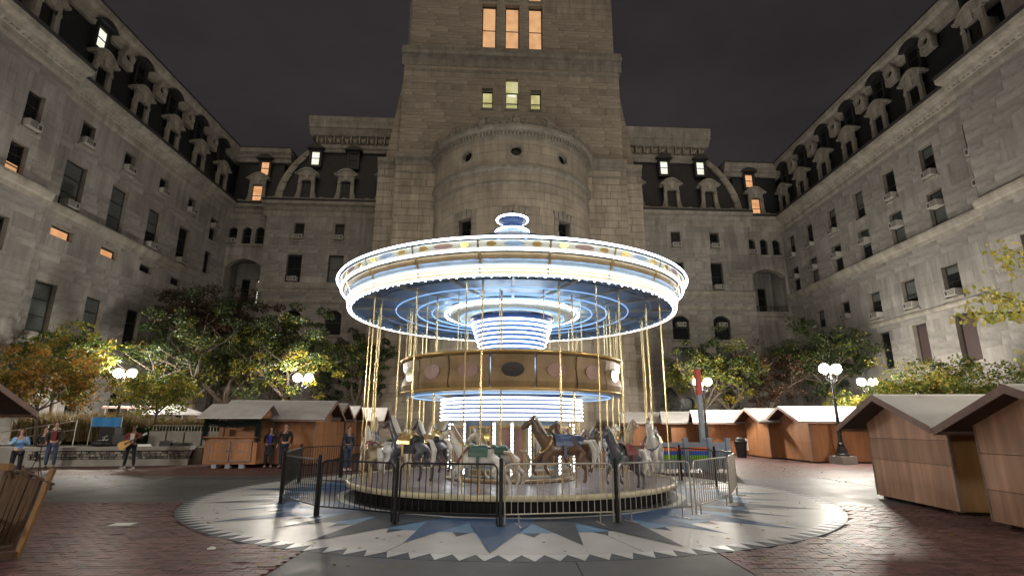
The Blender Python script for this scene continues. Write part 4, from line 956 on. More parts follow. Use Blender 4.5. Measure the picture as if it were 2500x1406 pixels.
# ---------------------------------------------------------------- wooden market huts
def hut(label, loc, rz, L, W, ev=2.15, rd=2.78, ovf=.62, ovs=.42, roof='hut_roof', wall='ply', side='ply', seed=0, rows=(.0, .82, 1.5), cols=2, scene='wooden market huts on the courtyard'):
    rn = random.Random(seed); t = thing('market_hut', label, 'hut', (*loc, 0), rz, scene); h = W/2; zb = .07
    k = MB(); k.box(.06, L-.06, -h+.06, h-.06, zb, ev-.1); k.build('core', 'plank_dark', t)
    zr = [zb]+[r for r in rows if r > .1]+[ev]
    for i in range(len(zr)-1):                                # front sheets
        for c in range(cols):
            y0 = -h+W*c/cols; y1 = -h+W*(c+1)/cols; p = MB(); p.tone = rn.uniform(.82, 1.12)
            if i == len(zr)-2:
                zt = lambda y: ev+(rd-ev)*(1-abs(y)/h)-.03
                pts = [(y0+.005, zr[i]+.005), (y1-.005, zr[i]+.005), (y1-.005, zt(y1-.005)), (y0+.005, zt(y0+.005))]
                if y0 < -.01 and y1 > .01: pts = [(y0+.005, zr[i]+.005), (y1-.005, zr[i]+.005), (y1-.005, zt(y1)), (0, rd-.03), (y0+.005, zt(y0))]
                n = len(pts); p.raw([(rn.uniform(.0, .008), y, z) for y, z in pts]+[(.055, y, z) for y, z in pts], [tuple(range(n)), tuple(range(2*n-1, n-1, -1))]+[(j, (j+1) % n, n+(j+1) % n, n+j) for j in range(n)])
            else: p.box(rn.uniform(0, .008), .055, y0+.005, y1-.005, zr[i]+.005, zr[i+1]-.005)
            p.build('wall_panel', wall, t)
    for s in (-1, 1):                                          # side sheets
        nc = max(1, round(L/1.25))
        for c in range(nc):
            x0, x1 = .06+(L-.06)*c/nc, .06+(L-.06)*(c+1)/nc; p = MB(); p.tone = rn.uniform(.8, 1.12)
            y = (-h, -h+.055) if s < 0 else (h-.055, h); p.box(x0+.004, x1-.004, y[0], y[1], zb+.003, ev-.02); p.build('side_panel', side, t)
        b = MB(); b.box(.0, .06, min(s*h, s*(h+.04)), max(s*h, s*(h+.04)), zb, ev-.02); b.build('corner_post', 'batten', t)
    p = MB(); p.box(L-.05, L, -h, h, zb, ev); p.build('back_panel', side, t)
    sl = (rd-ev)/h
    for s in (-1, 1):                                          # roof slopes, bargeboards and rafters
        ye = s*(h+ovs); ze = ev-sl*ovs
        p = MB(); p.hexa([(-ovf, 0, rd), (L+.25, 0, rd), (L+.25, ye, ze), (-ovf, ye, ze)], [(-ovf, 0, rd+.035), (L+.25, 0, rd+.035), (L+.25, ye, ze+.035), (-ovf, ye, ze+.035)])
        p.build('roof_panel', roof, t)
        p = MB(); p.hexa([(-ovf+.02, s*.0, rd-.035), (L+.2, 0, rd-.035), (L+.2, ye*.985, ze-.025), (-ovf+.02, ye*.985, ze-.025)], [(-ovf+.02, 0, rd-.004), (L+.2, 0, rd-.004), (L+.2, ye*.985, ze+.006-.01), (-ovf+.02, ye*.985, ze-.004)])
        p.build('roof_boarding', 'plank_dark', t)
        b = MB(); b.hexa([(-ovf-.03, 0, rd-.1), (-ovf-.003, 0, rd-.1), (-ovf-.003, ye, ze-.1), (-ovf-.03, ye, ze-.1)], [(-ovf-.03, 0, rd+.045), (-ovf-.003, 0, rd+.045), (-ovf-.003, ye, ze+.04), (-ovf-.03, ye, ze+.04)]); b.build('bargeboard', 'batten', t)
        b = MB(); b.box(-ovf, L+.25, min(ye, ye-s*.03), max(ye, ye-s*.03), ze-.09, ze-.03); b.build('eaves_board', 'batten', t)
    b = MB(); b.box(-ovf, L+.26, -.05, .05, rd+.02, rd+.05); b.build('ridge_cap', roof, t)
    k = MB()
    for s in (-1, 1): k.box(.05, L-.05, min(s*(h-.3), s*(h-.15)), max(s*(h-.3), s*(h-.15)), 0, zb)
    k.build('skid', 'plank_dark', t)
    return t
def fr_hut(*a, **k): return hut(*a, **k)
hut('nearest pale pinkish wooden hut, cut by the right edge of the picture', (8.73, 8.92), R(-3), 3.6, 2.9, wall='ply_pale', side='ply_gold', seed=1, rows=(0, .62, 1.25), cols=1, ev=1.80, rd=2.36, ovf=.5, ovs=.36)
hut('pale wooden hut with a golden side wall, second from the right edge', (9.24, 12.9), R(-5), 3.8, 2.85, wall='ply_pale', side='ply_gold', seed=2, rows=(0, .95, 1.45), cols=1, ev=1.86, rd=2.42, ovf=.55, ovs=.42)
hut('brown wooden hut with a white roof directly behind the tall street lamp', (15.35, 29.7), R(-3), 3.2, 3.45, seed=3, rows=(0, 1.0), cols=2)
hut('brown wooden hut with a white roof beside the gap with green shrubs', (14.95, 33.1), R(-3), 3.3, 3.3, seed=4, rows=(0, 1.0), cols=2)
hut('small brown hut behind the pylon, right one of the far right pair', (13.1, 37.3), R(-14), 2.8, 3.1, seed=5, rows=(0, 1.1))
hut('small brown hut at the left of the far right pair, its roof behind the pylon', (12.1, 41.2), R(-12), 2.9, 3.2, seed=6, rows=(0, 1.1))
hut('far hut half hidden by the right side of the carousel', (9.6, 43.6), R(-10), 2.9, 3.2, seed=7, rows=(0, 1.1))
hut('low hut roof glimpsed behind the tall lamp and the brown huts', (19.4, 26.2), R(-3), 3.0, 3.0, seed=8, rows=(0, 1.0))
hut('long brown hut behind the couple, its grey roof facing the camera', (-8.5, 26.0), R(182), 4.15, 2.7, seed=11, roof='hut_roof_grey', rows=(0, 1.25), ovf=.5, scene='wooden market huts on the courtyard')
hut('second brown hut in the left row with a dark grey gable roof', (-8.75, 28.85), R(183), 3.2, 2.7, seed=12, roof='hut_roof_grey', rows=(0, 1.25), ovf=.45)
hut('third brown hut in the left row, behind the person at the carousel fence', (-8.95, 32.1), R(183), 3.2, 2.7, seed=13, roof='hut_roof_grey', rows=(0, 1.25), ovf=.45)
hut('brown hut furthest back in the left row, behind the carousel poles', (-8.3, 35.6), R(186), 3.2, 2.8, seed=14, rows=(0, 1.25))
hut('hut roof cut by the left edge of the picture above the woman in blue', (-12.9, 11.9), R(180), 2.5, 1.2, seed=15, ev=2.7, rd=3.0, ovf=1.1, ovs=1.5, rows=(0, 1.0), roof='hut_roof_grey')
# counter stall with open serving hatch
st = thing('market_stall', 'orange wooden counter stall with double doors and garlands under a grey roof', 'market stall', (-11.25, 22.95, 0), R(1))
Ws, Ds = 1.06, 1.5
k = MB(); k.box(-Ws, Ws, .03, .07, .16, 1.2); k.build('counter_front', 'ply', st)
for s in (-1, 1):
    x0, x1 = (-.86, -.015) if s < 0 else (.015, .86); k = MB(); k.box(x0, x1, -.005, .028, .26, 1.08); d_ = k.build('door', 'ply', st)
    k = MB()
    for a, b, c, d in ((x0, x0+.05, .26, 1.08), (x1-.05, x1, .26, 1.08), (x0+.051, x1-.051, .26, .32), (x0+.051, x1-.051, 1.02, 1.08), (x0+.051, x1-.051, .64, .69)): k.box(a, b, -.022, -.007, c, d)
    k.build('door_frame', 'batten', d_); k = MB(); k.box(-s*-.1-.03 if s < 0 else .04, -.04 if s < 0 else .1, -.05, -.024, .68, .72) if False else k.box(min(s*.04, s*.14), max(s*.04, s*.14), -.04, -.024, .655, .675); k.build('latch', 'black_metal', d_)
k = MB(); k.box(-Ws-.05, Ws+.05, -.12, .35, 1.2, 1.24); k.build('counter_top', 'ply', st)
for s in (-1, 1):
    k = MB(); k.box(min(s*Ws, s*(Ws-.04)), max(s*Ws, s*(Ws-.04)), .07, Ds, .16, 1.2); k.build('side_panel', 'ply', st)
    for y in (.04, Ds-.06):
        k = MB(); k.box(s*Ws-.035, s*Ws+.035, y-.035, y+.035, 1.24 if y < 1 else .16, 2.0); k.build('post', 'batten', st)
    k = MB(); k.raw([(s*Ws, 0, 1.98), (s*Ws, Ds, 1.98), (s*Ws, Ds/2, 2.45), (s*(Ws-.03), 0, 1.98), (s*(Ws-.03), Ds, 1.98), (s*(Ws-.03), Ds/2, 2.45)], [(0, 1, 2), (5, 4, 3), (0, 1, 4, 3), (1, 2, 5, 4), (2, 0, 3, 5)]); k.build('gable_panel', 'ply', st)
k = MB(); k.box(-Ws, Ws, Ds-.05, Ds, .16, 2.0); k.build('back_panel', 'ply', st)
k = MB(); k.box(-.55, .5, .9, 1.3, 1.2, 1.5); k.build('shelf_box', 'ply', st)
for s in (-1, 1):
    y0, y1 = (Ds/2, -.35) if s < 0 else (Ds/2, Ds+.35); k = MB()
    k.hexa([(-Ws-.28, y0, 2.53), (Ws+.2, y0, 2.53), (Ws+.2, y1, 1.95), (-Ws-.28, y1, 1.95)], [(-Ws-.28, y0, 2.57), (Ws+.2, y0, 2.57), (Ws+.2, y1, 1.99), (-Ws-.28, y1, 1.99)]); k.build('roof_panel', 'hut_roof_grey', st)
for i in range(3): k = MB(); k.box(-.7+i*.55, -.5+i*.55, .05, .25, 0, .16); k.build('foot_block', 'pylon_grey', st)
rn = random.Random(4)
def garland(p, q, sag, r, parent, n=900):
    k = MB(); p = Vector(p); q = Vector(q)
    for i in range(n):
        s = rn.random(); c = p.lerp(q, s)+Vector((0, 0, -sag*4*s*(1-s))); a = rn.uniform(0, 6.28); d = Vector((math.cos(a)*.6, math.sin(a)*.7, rn.gauss(0, .8))).normalized(); e = d.orthogonal().normalized(); z = rn.uniform(.5, 1.2)*r
        k.quad(c-e*.008, c+e*.008, c+d*z+e*.006, c+d*z-e*.006)
    return k.build('garland', 'green_garland', parent)
garland((-Ws, -.03, 1.86), (Ws, -.03, 1.84), .12, .17, st, 2200)
garland((-Ws, -.04, 1.9), (-Ws, -.04, 1.2), 0, .15, st, 1200); garland((Ws, -.04, 1.9), (Ws, -.04, 1.1), 0, .16, st, 1200)
# ---------------------------------------------------------------- fence round the carousel
BAR = MB(); BAR.tube([(0, 0, .2), (0, 0, 1.02)], .008, 5); BARK = BAR.mesh('baluster', 'black_metal'); BARS = BAR.mesh('baluster', 'galvanised')
def panel(p, q, silver, label, seed, inset=.07):
    p, q = Vector((*p, 0)), Vector((*q, 0)); d = q-p; L = d.length-2*inset; a = math.atan2(d.y, d.x); mid = (p+q)/2
    t = thing('barrier_panel', label, 'barrier', (mid.x, mid.y, 0), a, 'metal barrier panels round the carousel'); mt = 'galvanised' if silver else 'black_metal'
    k = MB(); r = .1; h = L/2; z0, z1 = .2, 1.04; pts = [(-h, 0, .04), (-h, 0, z1-r)]+[(-h+r-r*math.cos(t_), 0, z1-r+r*math.sin(t_)) for t_ in (R(30), R(60))]+[(-h+r, 0, z1), (h-r, 0, z1)]+[(h-r+r*math.sin(t_), 0, z1-r+r*math.cos(t_)) for t_ in (R(30), R(60))]+[(h, 0, z1-r), (h, 0, .04)]
    k.tube(pts, .017, 8); k.build('frame', mt, t); k = MB(); k.tube([(-h+.017, 0, z0), (h-.017, 0, z0)], .015, 6); k.build('bottom_rail', mt, t)
    n = max(6, int(L/.115))
    for i in range(1, n): inst('baluster', BARS if silver else BARK, t, (-h+L*i/n, 0, 0))
    if silver:
        for s in (-1, 1): k = MB(); k.box(s*(h-.25)-.02, s*(h-.25)+.02, -.22, .22, 0, .02); k.tube([(s*(h-.25), 0, .01), (s*(h-.25), 0, .2)], .014, 6); k.build('foot', mt, t)
    return t
def post(x, y, label, h=1.14):
    t = thing('fence_post', label, 'post', (x, y, 0), 0, 'black posts of the carousel fence')
    k = MB(); k.lathe([(.036, .012), (.036, h-.03), (.04, h-.025), (.03, h), (0, h+.012)], 12); k.build('shaft', 'black_metal', t, smooth=False)
    k = MB(); k.lathe([(.12, 0), (.12, .01), (.04, .03)], 14); k.box(-.1, .1, -.1, .1, 0, .008); k.build('base_plate', 'black_metal', t)
FP = [(-5.03, 12.83), (-3.64, 11.07), (-1.98, 10.3), (-.09, 10.09), (2.02, 10.46), (3.70, 11.25), (5.1, 12.95), (6.1, 15.0), (6.2, 16.7), (5.68, 18.4), (4.4, 20.0), (2.6, 21.0), (.4, 21.3), (-1.8, 21.1), (-3.9, 20.3), (-5.6, 19.2), (-6.3, 17.3), (-5.65, 14.5)]
pl = ['second black post from the left end of the front fence', 'black post in front of the platform, left of centre', '', '', '', '', '', '']
plab = {0: 'leftmost tall black fence post on the compass floor', 1: 'black fence post second from the left, on the blue ring', 2: 'black fence post third from the left, in front of the platform', 3: 'black fence post at the middle, where black panels meet silver ones', 4: 'black fence post between two silver panels, right of the middle', 8: 'black fence post behind the silver barriers at the right', 9: 'black fence post in front of the striped banner', 10: 'rear black fence post behind the right of the platform', 12: 'rear black fence post hidden behind the carousel centre', 14: 'rear black fence post behind the left of the platform', 15: 'rear black fence post beside the person at the fence', 16: 'black fence post behind the leftmost front post'}
for i, l in plab.items(): post(*FP[i], l)
names = ['short black panel at the left corner of the front fence', 'black panel second from the left in the front fence', 'black panel left of the middle post', 'silver panel just right of the middle post', 'silver panel right of the fourth front post', 'silver panel turning back at the right of the platform', 'silver panel seen edge on at the far right', 'black panel behind the silver corner at the right', 'black panel at the right in front of the hut row', 'black panel in front of the striped banner', 'rear black panel right of the carousel', 'rear black panel behind the carousel, right of centre', 'rear black panel behind the carousel, left of centre', 'rear black panel behind the left horses', 'rear black panel beside the standing person', 'left rear black panel in front of the couple', 'black panel running back from the left corner', 'black panel joining the left corner post']
for i in range(len(FP)): panel(FP[i], FP[(i+1) % len(FP)], 3 <= i <= 6, names[i], i)
# ---------------------------------------------------------------- pylon and the striped barrier
t = thing('banner_pylon', 'tall grey square pylon with a red top standing right of the carousel', 'pylon', (7.88, 22.35, 0), R(4))
k = MB(); k.box(-.085, .085, -.085, .085, .02, 2.98); k.build('shaft', 'pylon_grey', t); k = MB(); k.box(-.1, .1, -.1, .1, 2.985, 4.0); k.build('red_head', 'pylon_red', t)
k = MB(); k.box(-.2, .2, -.2, .2, 0, .02); k.build('base_plate', 'pylon_grey', t); k = MB(); k.sphere((0, 0, 4.07), .08, 10, 6); k.build('lamp_cap', 'ac_metal', t)
t = thing('ticket_barrier', 'blue grey panelled barrier with an orange, blue and green striped banner', 'barrier', (7.4, 22.0, 0), R(3))
for x in (-1.5, -.35, .62, 1.35): k = MB(); k.box(x-.085, x+.085, -.085, .085, 0, 1.24); k.box(x-.1, x+.1, -.1, .1, 1.241, 1.29); k.build('post', 'blue_grey_paint', t)
for x0, x1 in ((-1.415, -.435), (-.265, .535), (.705, 1.265)): k = MB(); k.box(x0, x1, -.03, .03, 1.02, 1.12); k.box(x0, x1, -.015, .015, .12, 1.015); k.build('infill_panel', 'blue_grey_paint', t)
for x0, x1 in ((-1.41, -.44), (-.26, .53)):
    for n_, z0, z1 in (('orange_paint', .80, .94), ('blue_paint', .64, .797), ('lime_paint', .48, .637)): k = MB(); k.box(x0, x1, -.024, -.016, z0, z1); k.build('banner_stripe', n_, t)
t = thing('litter_bin', 'dark round litter bin in front of the right brown huts', 'litter bin', (13.7, 32.6, 0), 0)
k = MB(); k.lathe([(.0, .02), (.26, .02), (.34, .8), (.37, .84), (.37, .9), (.30, .92)], 18); k.build('body', 'black_case', t); k = MB(); k.lathe([(.30, .92), (.26, 1.06), (.12, 1.14), (0, 1.15)], 18); k.build('lid', 'ac_dark', t)
t = thing('sign_board', 'small white board leaning by the gap between the right huts', 'sign', (14.55, 34.0, 0), R(-10))
k = MB(); k.hexa([(-.2, 0, .35), (.2, 0, .35), (.2, .03, .35), (-.2, .03, .35)], [(-.2, .12, 1.05), (.2, .12, 1.05), (.2, .15, 1.05), (-.2, .15, 1.05)]); k.build('board', 'paper', t)
k = MB(); k.tube([(-.15, .02, 0), (-.15, .1, .9)], .015); k.tube([(.15, .02, 0), (.15, .1, .9)], .015); k.tube([(0, .45, 0), (0, .12, .9)], .015); k.build('easel', 'plank_dark', t)
for x, y, l in ((-6.71, 10.22, 'small pale access cover in the left bricks'), (6.75, 10.33, 'small pale access cover in the right bricks')):
    t = thing('access_cover', l, 'access cover', (x, y, 0), R(4)); k = MB(); k.box(-.17, .17, -.12, .12, .002, .012); k.build('plate', 'paper', t); k = MB(); k.box(-.2, .2, -.15, -.121, -.004, .009); k.box(-.2, .2, .121, .15, -.004, .009); k.build('rim', 'ac_metal', t)
t = thing('litter', 'crumpled bit of white paper on the bricks in the foreground', 'litter', (-4.15, 8.3, 0), .4); k = MB(); k.raw([(-.05, -.02, .004), (.05, -.03, .004), (.06, .02, .02), (0, .04, .035), (-.06, .02, .01)], [(0, 1, 2, 3, 4)]); k.build('paper', 'paper', t)
# ---------------------------------------------------------------- stage terrace at the left
wd = thing('stone_bench_wall', 'low rubble stone wall with a concrete seat slab behind the guitarist', 'wall', (-19.6, 23.15, 0), math.atan2(1.5, 5.6))
Lw = 5.9; k = MB(); k.box(0, Lw, .05, .6, .0, .27); k.build('concrete_base', 'concrete', wd); k = MB(); k.box(0, Lw, .14, .6, .272, .6); k.build('core', 'joint', wd)
k = MB(); k.box(-.05, Lw+.05, .0, .9, .63, .79); k.build('seat_slab', 'concrete', wd)
rn = random.Random(8)
for z0, z1 in ((.28, .38), (.385, .49), (.495, .595)):
    x = 0
    while x < Lw-.08:
        w_ = rn.uniform(.09, .3); b = min(x+w_, Lw); k = MB(); k.tone = rn.choice((.45, .7, .9, 1.1, 1.5, 2.0)); d = rn.uniform(.05, .11)
        j = lambda s: rn.uniform(-s, s)
        k.hexa([(x+.008, .14, z0+.004), (b-.008, .14, z0+.004), (b-.008, .14, z1-.004), (x+.008, .14, z1-.004)], [(x+.02+j(.01), d, z0+.012+j(.01)), (b-.02+j(.01), d, z0+.012+j(.01)), (b-.02+j(.01), d, z1-.012+j(.01)), (x+.02+j(.01), d, z1-.012+j(.01))]); k.build('stone', 'rubble', wd); x = b
k = MB(); k.prism([(-27, 24.2), (-19.2, 24.3), (-13.8, 25.6), (-13.4, 26.6), (-13.4, 30.5), (-27, 30.5)], 0, .72); tag(k.build('terrace', 'concrete', kind='structure'), 'raised concrete terrace behind the low stone wall', None)
wl_ = thing('concrete_planter', 'row of grey concrete panels edging the raised bed', 'planter', (-17.4, 27.3, .72), R(2))
for i in range(4): k = MB(); k.box(i*.86, i*.86+.78, 0, .12, 0, .68); k.build('panel', 'concrete', wl_)
k = MB(); k.box(-.1, 3.5, .13, 2.3, 0, .6); k.build('soil_bed', 'plank_dark', wl_)
rl = thing('railing', 'low metal railing above the concrete panels', 'railing', (-17.4, 27.55, 1.32), R(2)); k = MB(); k.tube([(0, 0, .35), (4.0, 0, .35)], .02); k.tube([(0, 0, .05), (4.0, 0, .05)], .015); k.build('rail', 'galvanised', rl)
BR = MB(); BR.tube([(0, 0, 0), (0, 0, .35)], .009, 5); BRM = BR.mesh('baluster', 'galvanised')
for i in range(27): inst('baluster', BRM, rl, (i*.153, 0, 0))
rl = thing('railing', 'grey ramp railing sloping up behind the man at the left', 'railing', (-22.6, 24.6, .72), R(14))
k = MB(); k.tube([(0, 0, .55), (3.2, 0, 1.15)], .024); k.tube([(0, 0, .2), (3.2, 0, .75)], .016)
k.build('rail', 'galvanised', rl)
for i in range(4): k = MB(); k.tube([(i*1.06, 0, 0), (i*1.06, 0, .55+.6*i/3)], .022); k.build('post', 'galvanised', rl)
t = thing('banner', 'plain blue banner stretched between two posts behind the stage', 'banner', (-18.7, 26.1, .72), R(3))
k = MB()
for i in range(8): a, b = -.66+1.32*i/8, -.66+1.32*(i+1)/8; k.quad((a, .02*math.sin(i*1.7), .88), (b, .02*math.sin(i*1.7+1.7), .88), (b, .02*math.sin(i*1.7+1.7), 1.3), (a, .02*math.sin(i*1.7), 1.3))
k.build('cloth', 'banner_blue', t)
for s in (-1, 1): k = MB(); k.tube([(s*.68, 0, 0), (s*.68, 0, 1.34)], .02); k.build('post', 'galvanised', t)
def canopy(x, y, w, z, lbl, flat=False):
    t = thing('canopy', lbl, 'canopy', (x, y, 0), R(3)); k = MB()
    if flat:
        for i in range(9): k.box(-w+i*w/4.5, -w+i*w/4.5+.16, -1.2, 1.2, z, z+.05)
        k.build('slat', 'hut_roof_grey', t); k = MB(); k.box(-w-.1, w+.1, -1.2, -1.1, z-.1, z-.003); k.box(-w-.1, w+.1, 1.1, 1.2, z-.1, z-.003); k.build('beam', 'batten', t)
    else:
        k.raw([(-w, -w, z), (w, -w, z), (w, w, z), (-w, w, z), (0, 0, z+.5), (-w, -w, z-.15), (w, -w, z-.15), (w, w, z-.15), (-w, w, z-.15)], [(0, 1, 4), (1, 2, 4), (2, 3, 4), (3, 0, 4), (5, 6, 1, 0), (6, 7, 2, 1), (7, 8, 3, 2), (8, 5, 0, 3)]); k.build('roof', 'hut_roof_grey', t)
    for sx in (-1, 1):
        for sy in (-1, 1): k = MB(); k.tube([(sx*(w-.08), sy*(1.05 if flat else w-.08), 0), (sx*(w-.08), sy*(1.05 if flat else w-.08), z-.02)], .03); k.build('leg', 'galvanised', t)
canopy(-22.4, 34.0, 1.5, 2.72, 'flat slatted white canopy behind the left planting', True); canopy(-19.9, 33.2, 1.15, 2.42, 'pointed white canopy tent behind the left hedge')
# musicians' equipment
def case(lbl, x, y, z, w, d, h, rz, text=None):
    t = thing('equipment_case', lbl, 'case', (x, y, z), rz, 'black equipment on the stage wall'); k = MB(); k.box(-w, w, -d, d, 0, h); k.build('body', 'black_case', t)
    k = MB()
    for s in (-1, 1):
        k.box(s*w-.012, s*w+.012, -d-.012, -d+.012, 0, h); k.box(-w, w, -d-.008, -d-.001, h*(.5+.44*s)-.012, h*(.5+.44*s)+.012)
    k.build('edge_trim', 'ac_dark', t); k = MB(); k.box(-.08, .08, -.015, .015, h+.02, h+.035); k.box(-.08, -.065, -.015, .015, h, h+.02); k.box(.065, .08, -.015, .015, h, h+.02); k.build('handle', 'ac_dark', t)
    if text:
        cu = bpy.data.curves.new('lettering', 'FONT'); cu.body = text; cu.size = .3; cu.extrude = .003; cu.align_x = 'CENTER'; o = bpy.data.objects.new('lettering', cu); COL.objects.link(o); bpy.context.view_layer.update()
        me = bpy.data.meshes.new_from_object(o.evaluated_get(bpy.context.evaluated_depsgraph_get())); me.materials.clear(); me.materials.append(MAT['paper']); bpy.data.objects.remove(o)
        o = bpy.data.objects.new('lettering', me); COL.objects.link(o); o.parent = t; o.location = (0, -d-.014, .28); o.rotation_euler = (R(90), R(-14), 0)
case('tall black case with pale lettering behind the stage wall', -17.85, 25.3, .72, .38, .2, .85, R(-8), 'JC')
case('squat black amplifier case left of the guitarist', -17.0, 24.9, .72, .3, .2, .5, R(10)); case('flat black instrument case lying on the seat slab', -14.6, 25.0, .79, .55, .14, .14, R(12)); case('small dark case beside the flat instrument case', -15.0, 24.8, .79, .2, .14, .22, R(12))
t = thing('folded_sheet', 'pale folded sheet lying on the seat slab beside the guitarist', 'cloth', (-15.85, 24.4, .79), R(14)); k = MB(); k.box(-.4, .4, -.14, .14, .0, .04); k.box(-.38, .36, -.12, .12, .041, .09); k.build('fabric', 'paper', t)
t = thing('gear_bag', 'slumped black bag on the seat slab behind the standing man', 'bag', (-17.3, 23.95, .79), R(10)); k = MB(); k.sphere((0, 0, .12), .3, 10, 6, (1.2, .6, .45)); k.sphere((.35, .02, .1), .2, 9, 5, (1.1, .7, .5)); k.build('body', 'black_case', t, smooth=True); k = MB(); k.tube([(-.2, 0, .24), (-.1, 0, .34), (.1, 0, .34), (.2, 0, .24)], .012); k.build('strap', 'black_case', t)
t = thing('tripod', 'thin black tripod stand beside the woman in blue', 'tripod', (-15.55, 18.9, 0), 0); k = MB(); k.tube([(0, 0, .6), (0, 0, 1.05)], .014); k.box(-.06, .06, -.03, .03, 1.05, 1.12); k.build('column', 'black_metal', t)
for i in range(3): a = R(90+120*i+20); k = MB(); k.tube([(0, 0, .75), (.24*math.cos(a), .24*math.sin(a), 0)], .012); k.build('leg', 'black_metal', t)
# rough timber crate in the left foreground
t = thing('timber_crate', 'rustic open timber crate with bark boards at the lower left edge', 'crate', (-7.02, 7.75, 0), R(-8))
rn = random.Random(3)
for i in range(7):      # bark boards of the leaning side
    x = .10+i*.085; k = MB(); w_ = .078; z1 = 1.12-rn.uniform(0, .14)
    k.hexa([(x-.10, .04, .1), (x-.10+w_*.72, .04, .1), (x-.10+w_*.72, .09, .1), (x-.10, .09, .1)], [(x+.03, .10+rn.uniform(-.02, .02), z1), (x+.03+w_, .10, z1-.02), (x+.03+w_, .15, z1-.02), (x+.03, .15, z1)]); k.build('bark_board', 'rough_timber', t)
k = MB(); k.beam((.66, .05, .02), (.90, .08, 1.12), .05, .06); k.build('corner_post', 'yellow_timber', t)
k = MB(); k.beam((-1.6, .05, 1.16), (.26, .06, 1.13), .06, .09); k.build('top_rail', 'yellow_timber', t)
k = MB(); k.beam((-1.6, -.42, .1), (.60, -.36, .07), .06, .05); k.build('bottom_rail', 'yellow_timber', t)
k = MB(); k.beam((.60, -.36, .07), (.66, .05, .05), .06, .08); k.build('side_rail', 'rough_timber', t)
k = MB(); k.beam((-.2, -.38, .12), (.60, -.30, .50), .04, .22); k.build('brace_board', 'yellow_timber', t)
k = MB(); k.beam((-.5, -.38, .75), (.62, -.22, .42), .04, .05); k.build('cross_stick', 'rough_timber', t)
k = MB(); k.box(-1.6, .6, -.34, .03, .12, .16); k.build('floor_board', 'plank_dark', t)
for p, q in (((.3, .12, 1.08), (.62, .02, 1.02)), ((.5, .1, 1.06), (.98, .05, .92)), ((.85, .08, .98), (.98, .02, .86)), ((.12, .1, 1.12), (.32, .05, 1.0))): k = MB(); k.tube([p, q], .02, 5); k.build('knot_stub', 'rough_timber', t)
t2 = thing('white_rag', 'crumpled whitish rag lying inside the timber crate', 'cloth', (-6.95, 7.55, .3), 0); k = MB()
k.raw([(rn.uniform(-.02, .02)+.16*math.cos(a)*(1-.3*j), rn.uniform(-.02, .02)+.1*math.sin(a)*(1-.3*j), .1*j+rn.uniform(-.02, .03)) for j in range(3) for a in [6.283*i/9 for i in range(9)]]+[(0, 0, .26)], [(j*9+i, j*9+(i+1) % 9, (j+1)*9+(i+1) % 9, (j+1)*9+i) for j in range(2) for i in range(9)]+[(18+i, 18+(i+1) % 9, 27) for i in range(9)]); k.build('fabric', 'white_cloth', t2)
t2 = thing('twig_heap', 'dark heap of twigs and leaves inside the timber crate', 'twigs', (-7.4, 7.5, .16), 0); k = MB()
for i in range(160): a = rn.uniform(0, 6.28); c = Vector((rn.uniform(-.35, .35), rn.uniform(-.14, .14), rn.random()*.3)); d = Vector((math.cos(a), math.sin(a)*.5, rn.uniform(-.3, .6)))*rn.uniform(.06, .2); k.tube([c, c+d], .007, 4)
tag(k.build('twigs', 'plank_dark', t2), 'dark dry twigs', None)
# ---------------------------------------------------------------- the carousel, at rest
car = thing('carousel', 'large round carousel with white light rings, brass poles and horses', 'carousel', (CX, CY, 0), 0)
def lt(name, prof, n, mt, a0=0, a1=2*math.pi, label=None, smooth=True):
    k = MB(); k.lathe(prof, n, (0, 0), a0, a1); return k.build(name, mt, car, smooth=smooth, label=label)
# platform
lt('undercarriage', [(0, .03), (4.05, .03), (4.05, .28)], 96, 'dark_void')
lt('platform', [(0, .36), (4.24, .36)], 96, 'deck')
lt('platform_rim', [(4.08, .285), (4.28, .285), (4.30, .30), (4.30, .385), (4.275, .40), (4.24, .40), (4.24, .362)], 120, 'deck_rim')
k = MB()
for i in range(28): a = 2*math.pi*i/28; d = Vector((math.cos(a), math.sin(a), 0)); q = Vector((-d.y, d.x, 0))*.006; k.raw([d*1.9-q+Vector((0, 0, .3615)), d*4.23-q+Vector((0, 0, .3615)), d*4.23+q+Vector((0, 0, .3615)), d*1.9+q+Vector((0, 0, .3615))], [(0, 1, 2, 3)])
k.build('deck_joint', 'joint', car)
for i in range(12):
    a = 2*math.pi*(i+.5)/12; k = MB(); d = Vector((math.cos(a), math.sin(a), 0)); k.beam(d*.5+Vector((0, 0, .24)), d*4.0+Vector((0, 0, .24)), .08, .08); k.build('floor_sweep', 'ac_dark', car)
k = MB(); k.lathe([(.3, 0), (.3, .3)], 16); k.lathe([(.6, 0), (.6, .12), (.3, .2)], 16); k.build('pivot', 'black_metal', car)
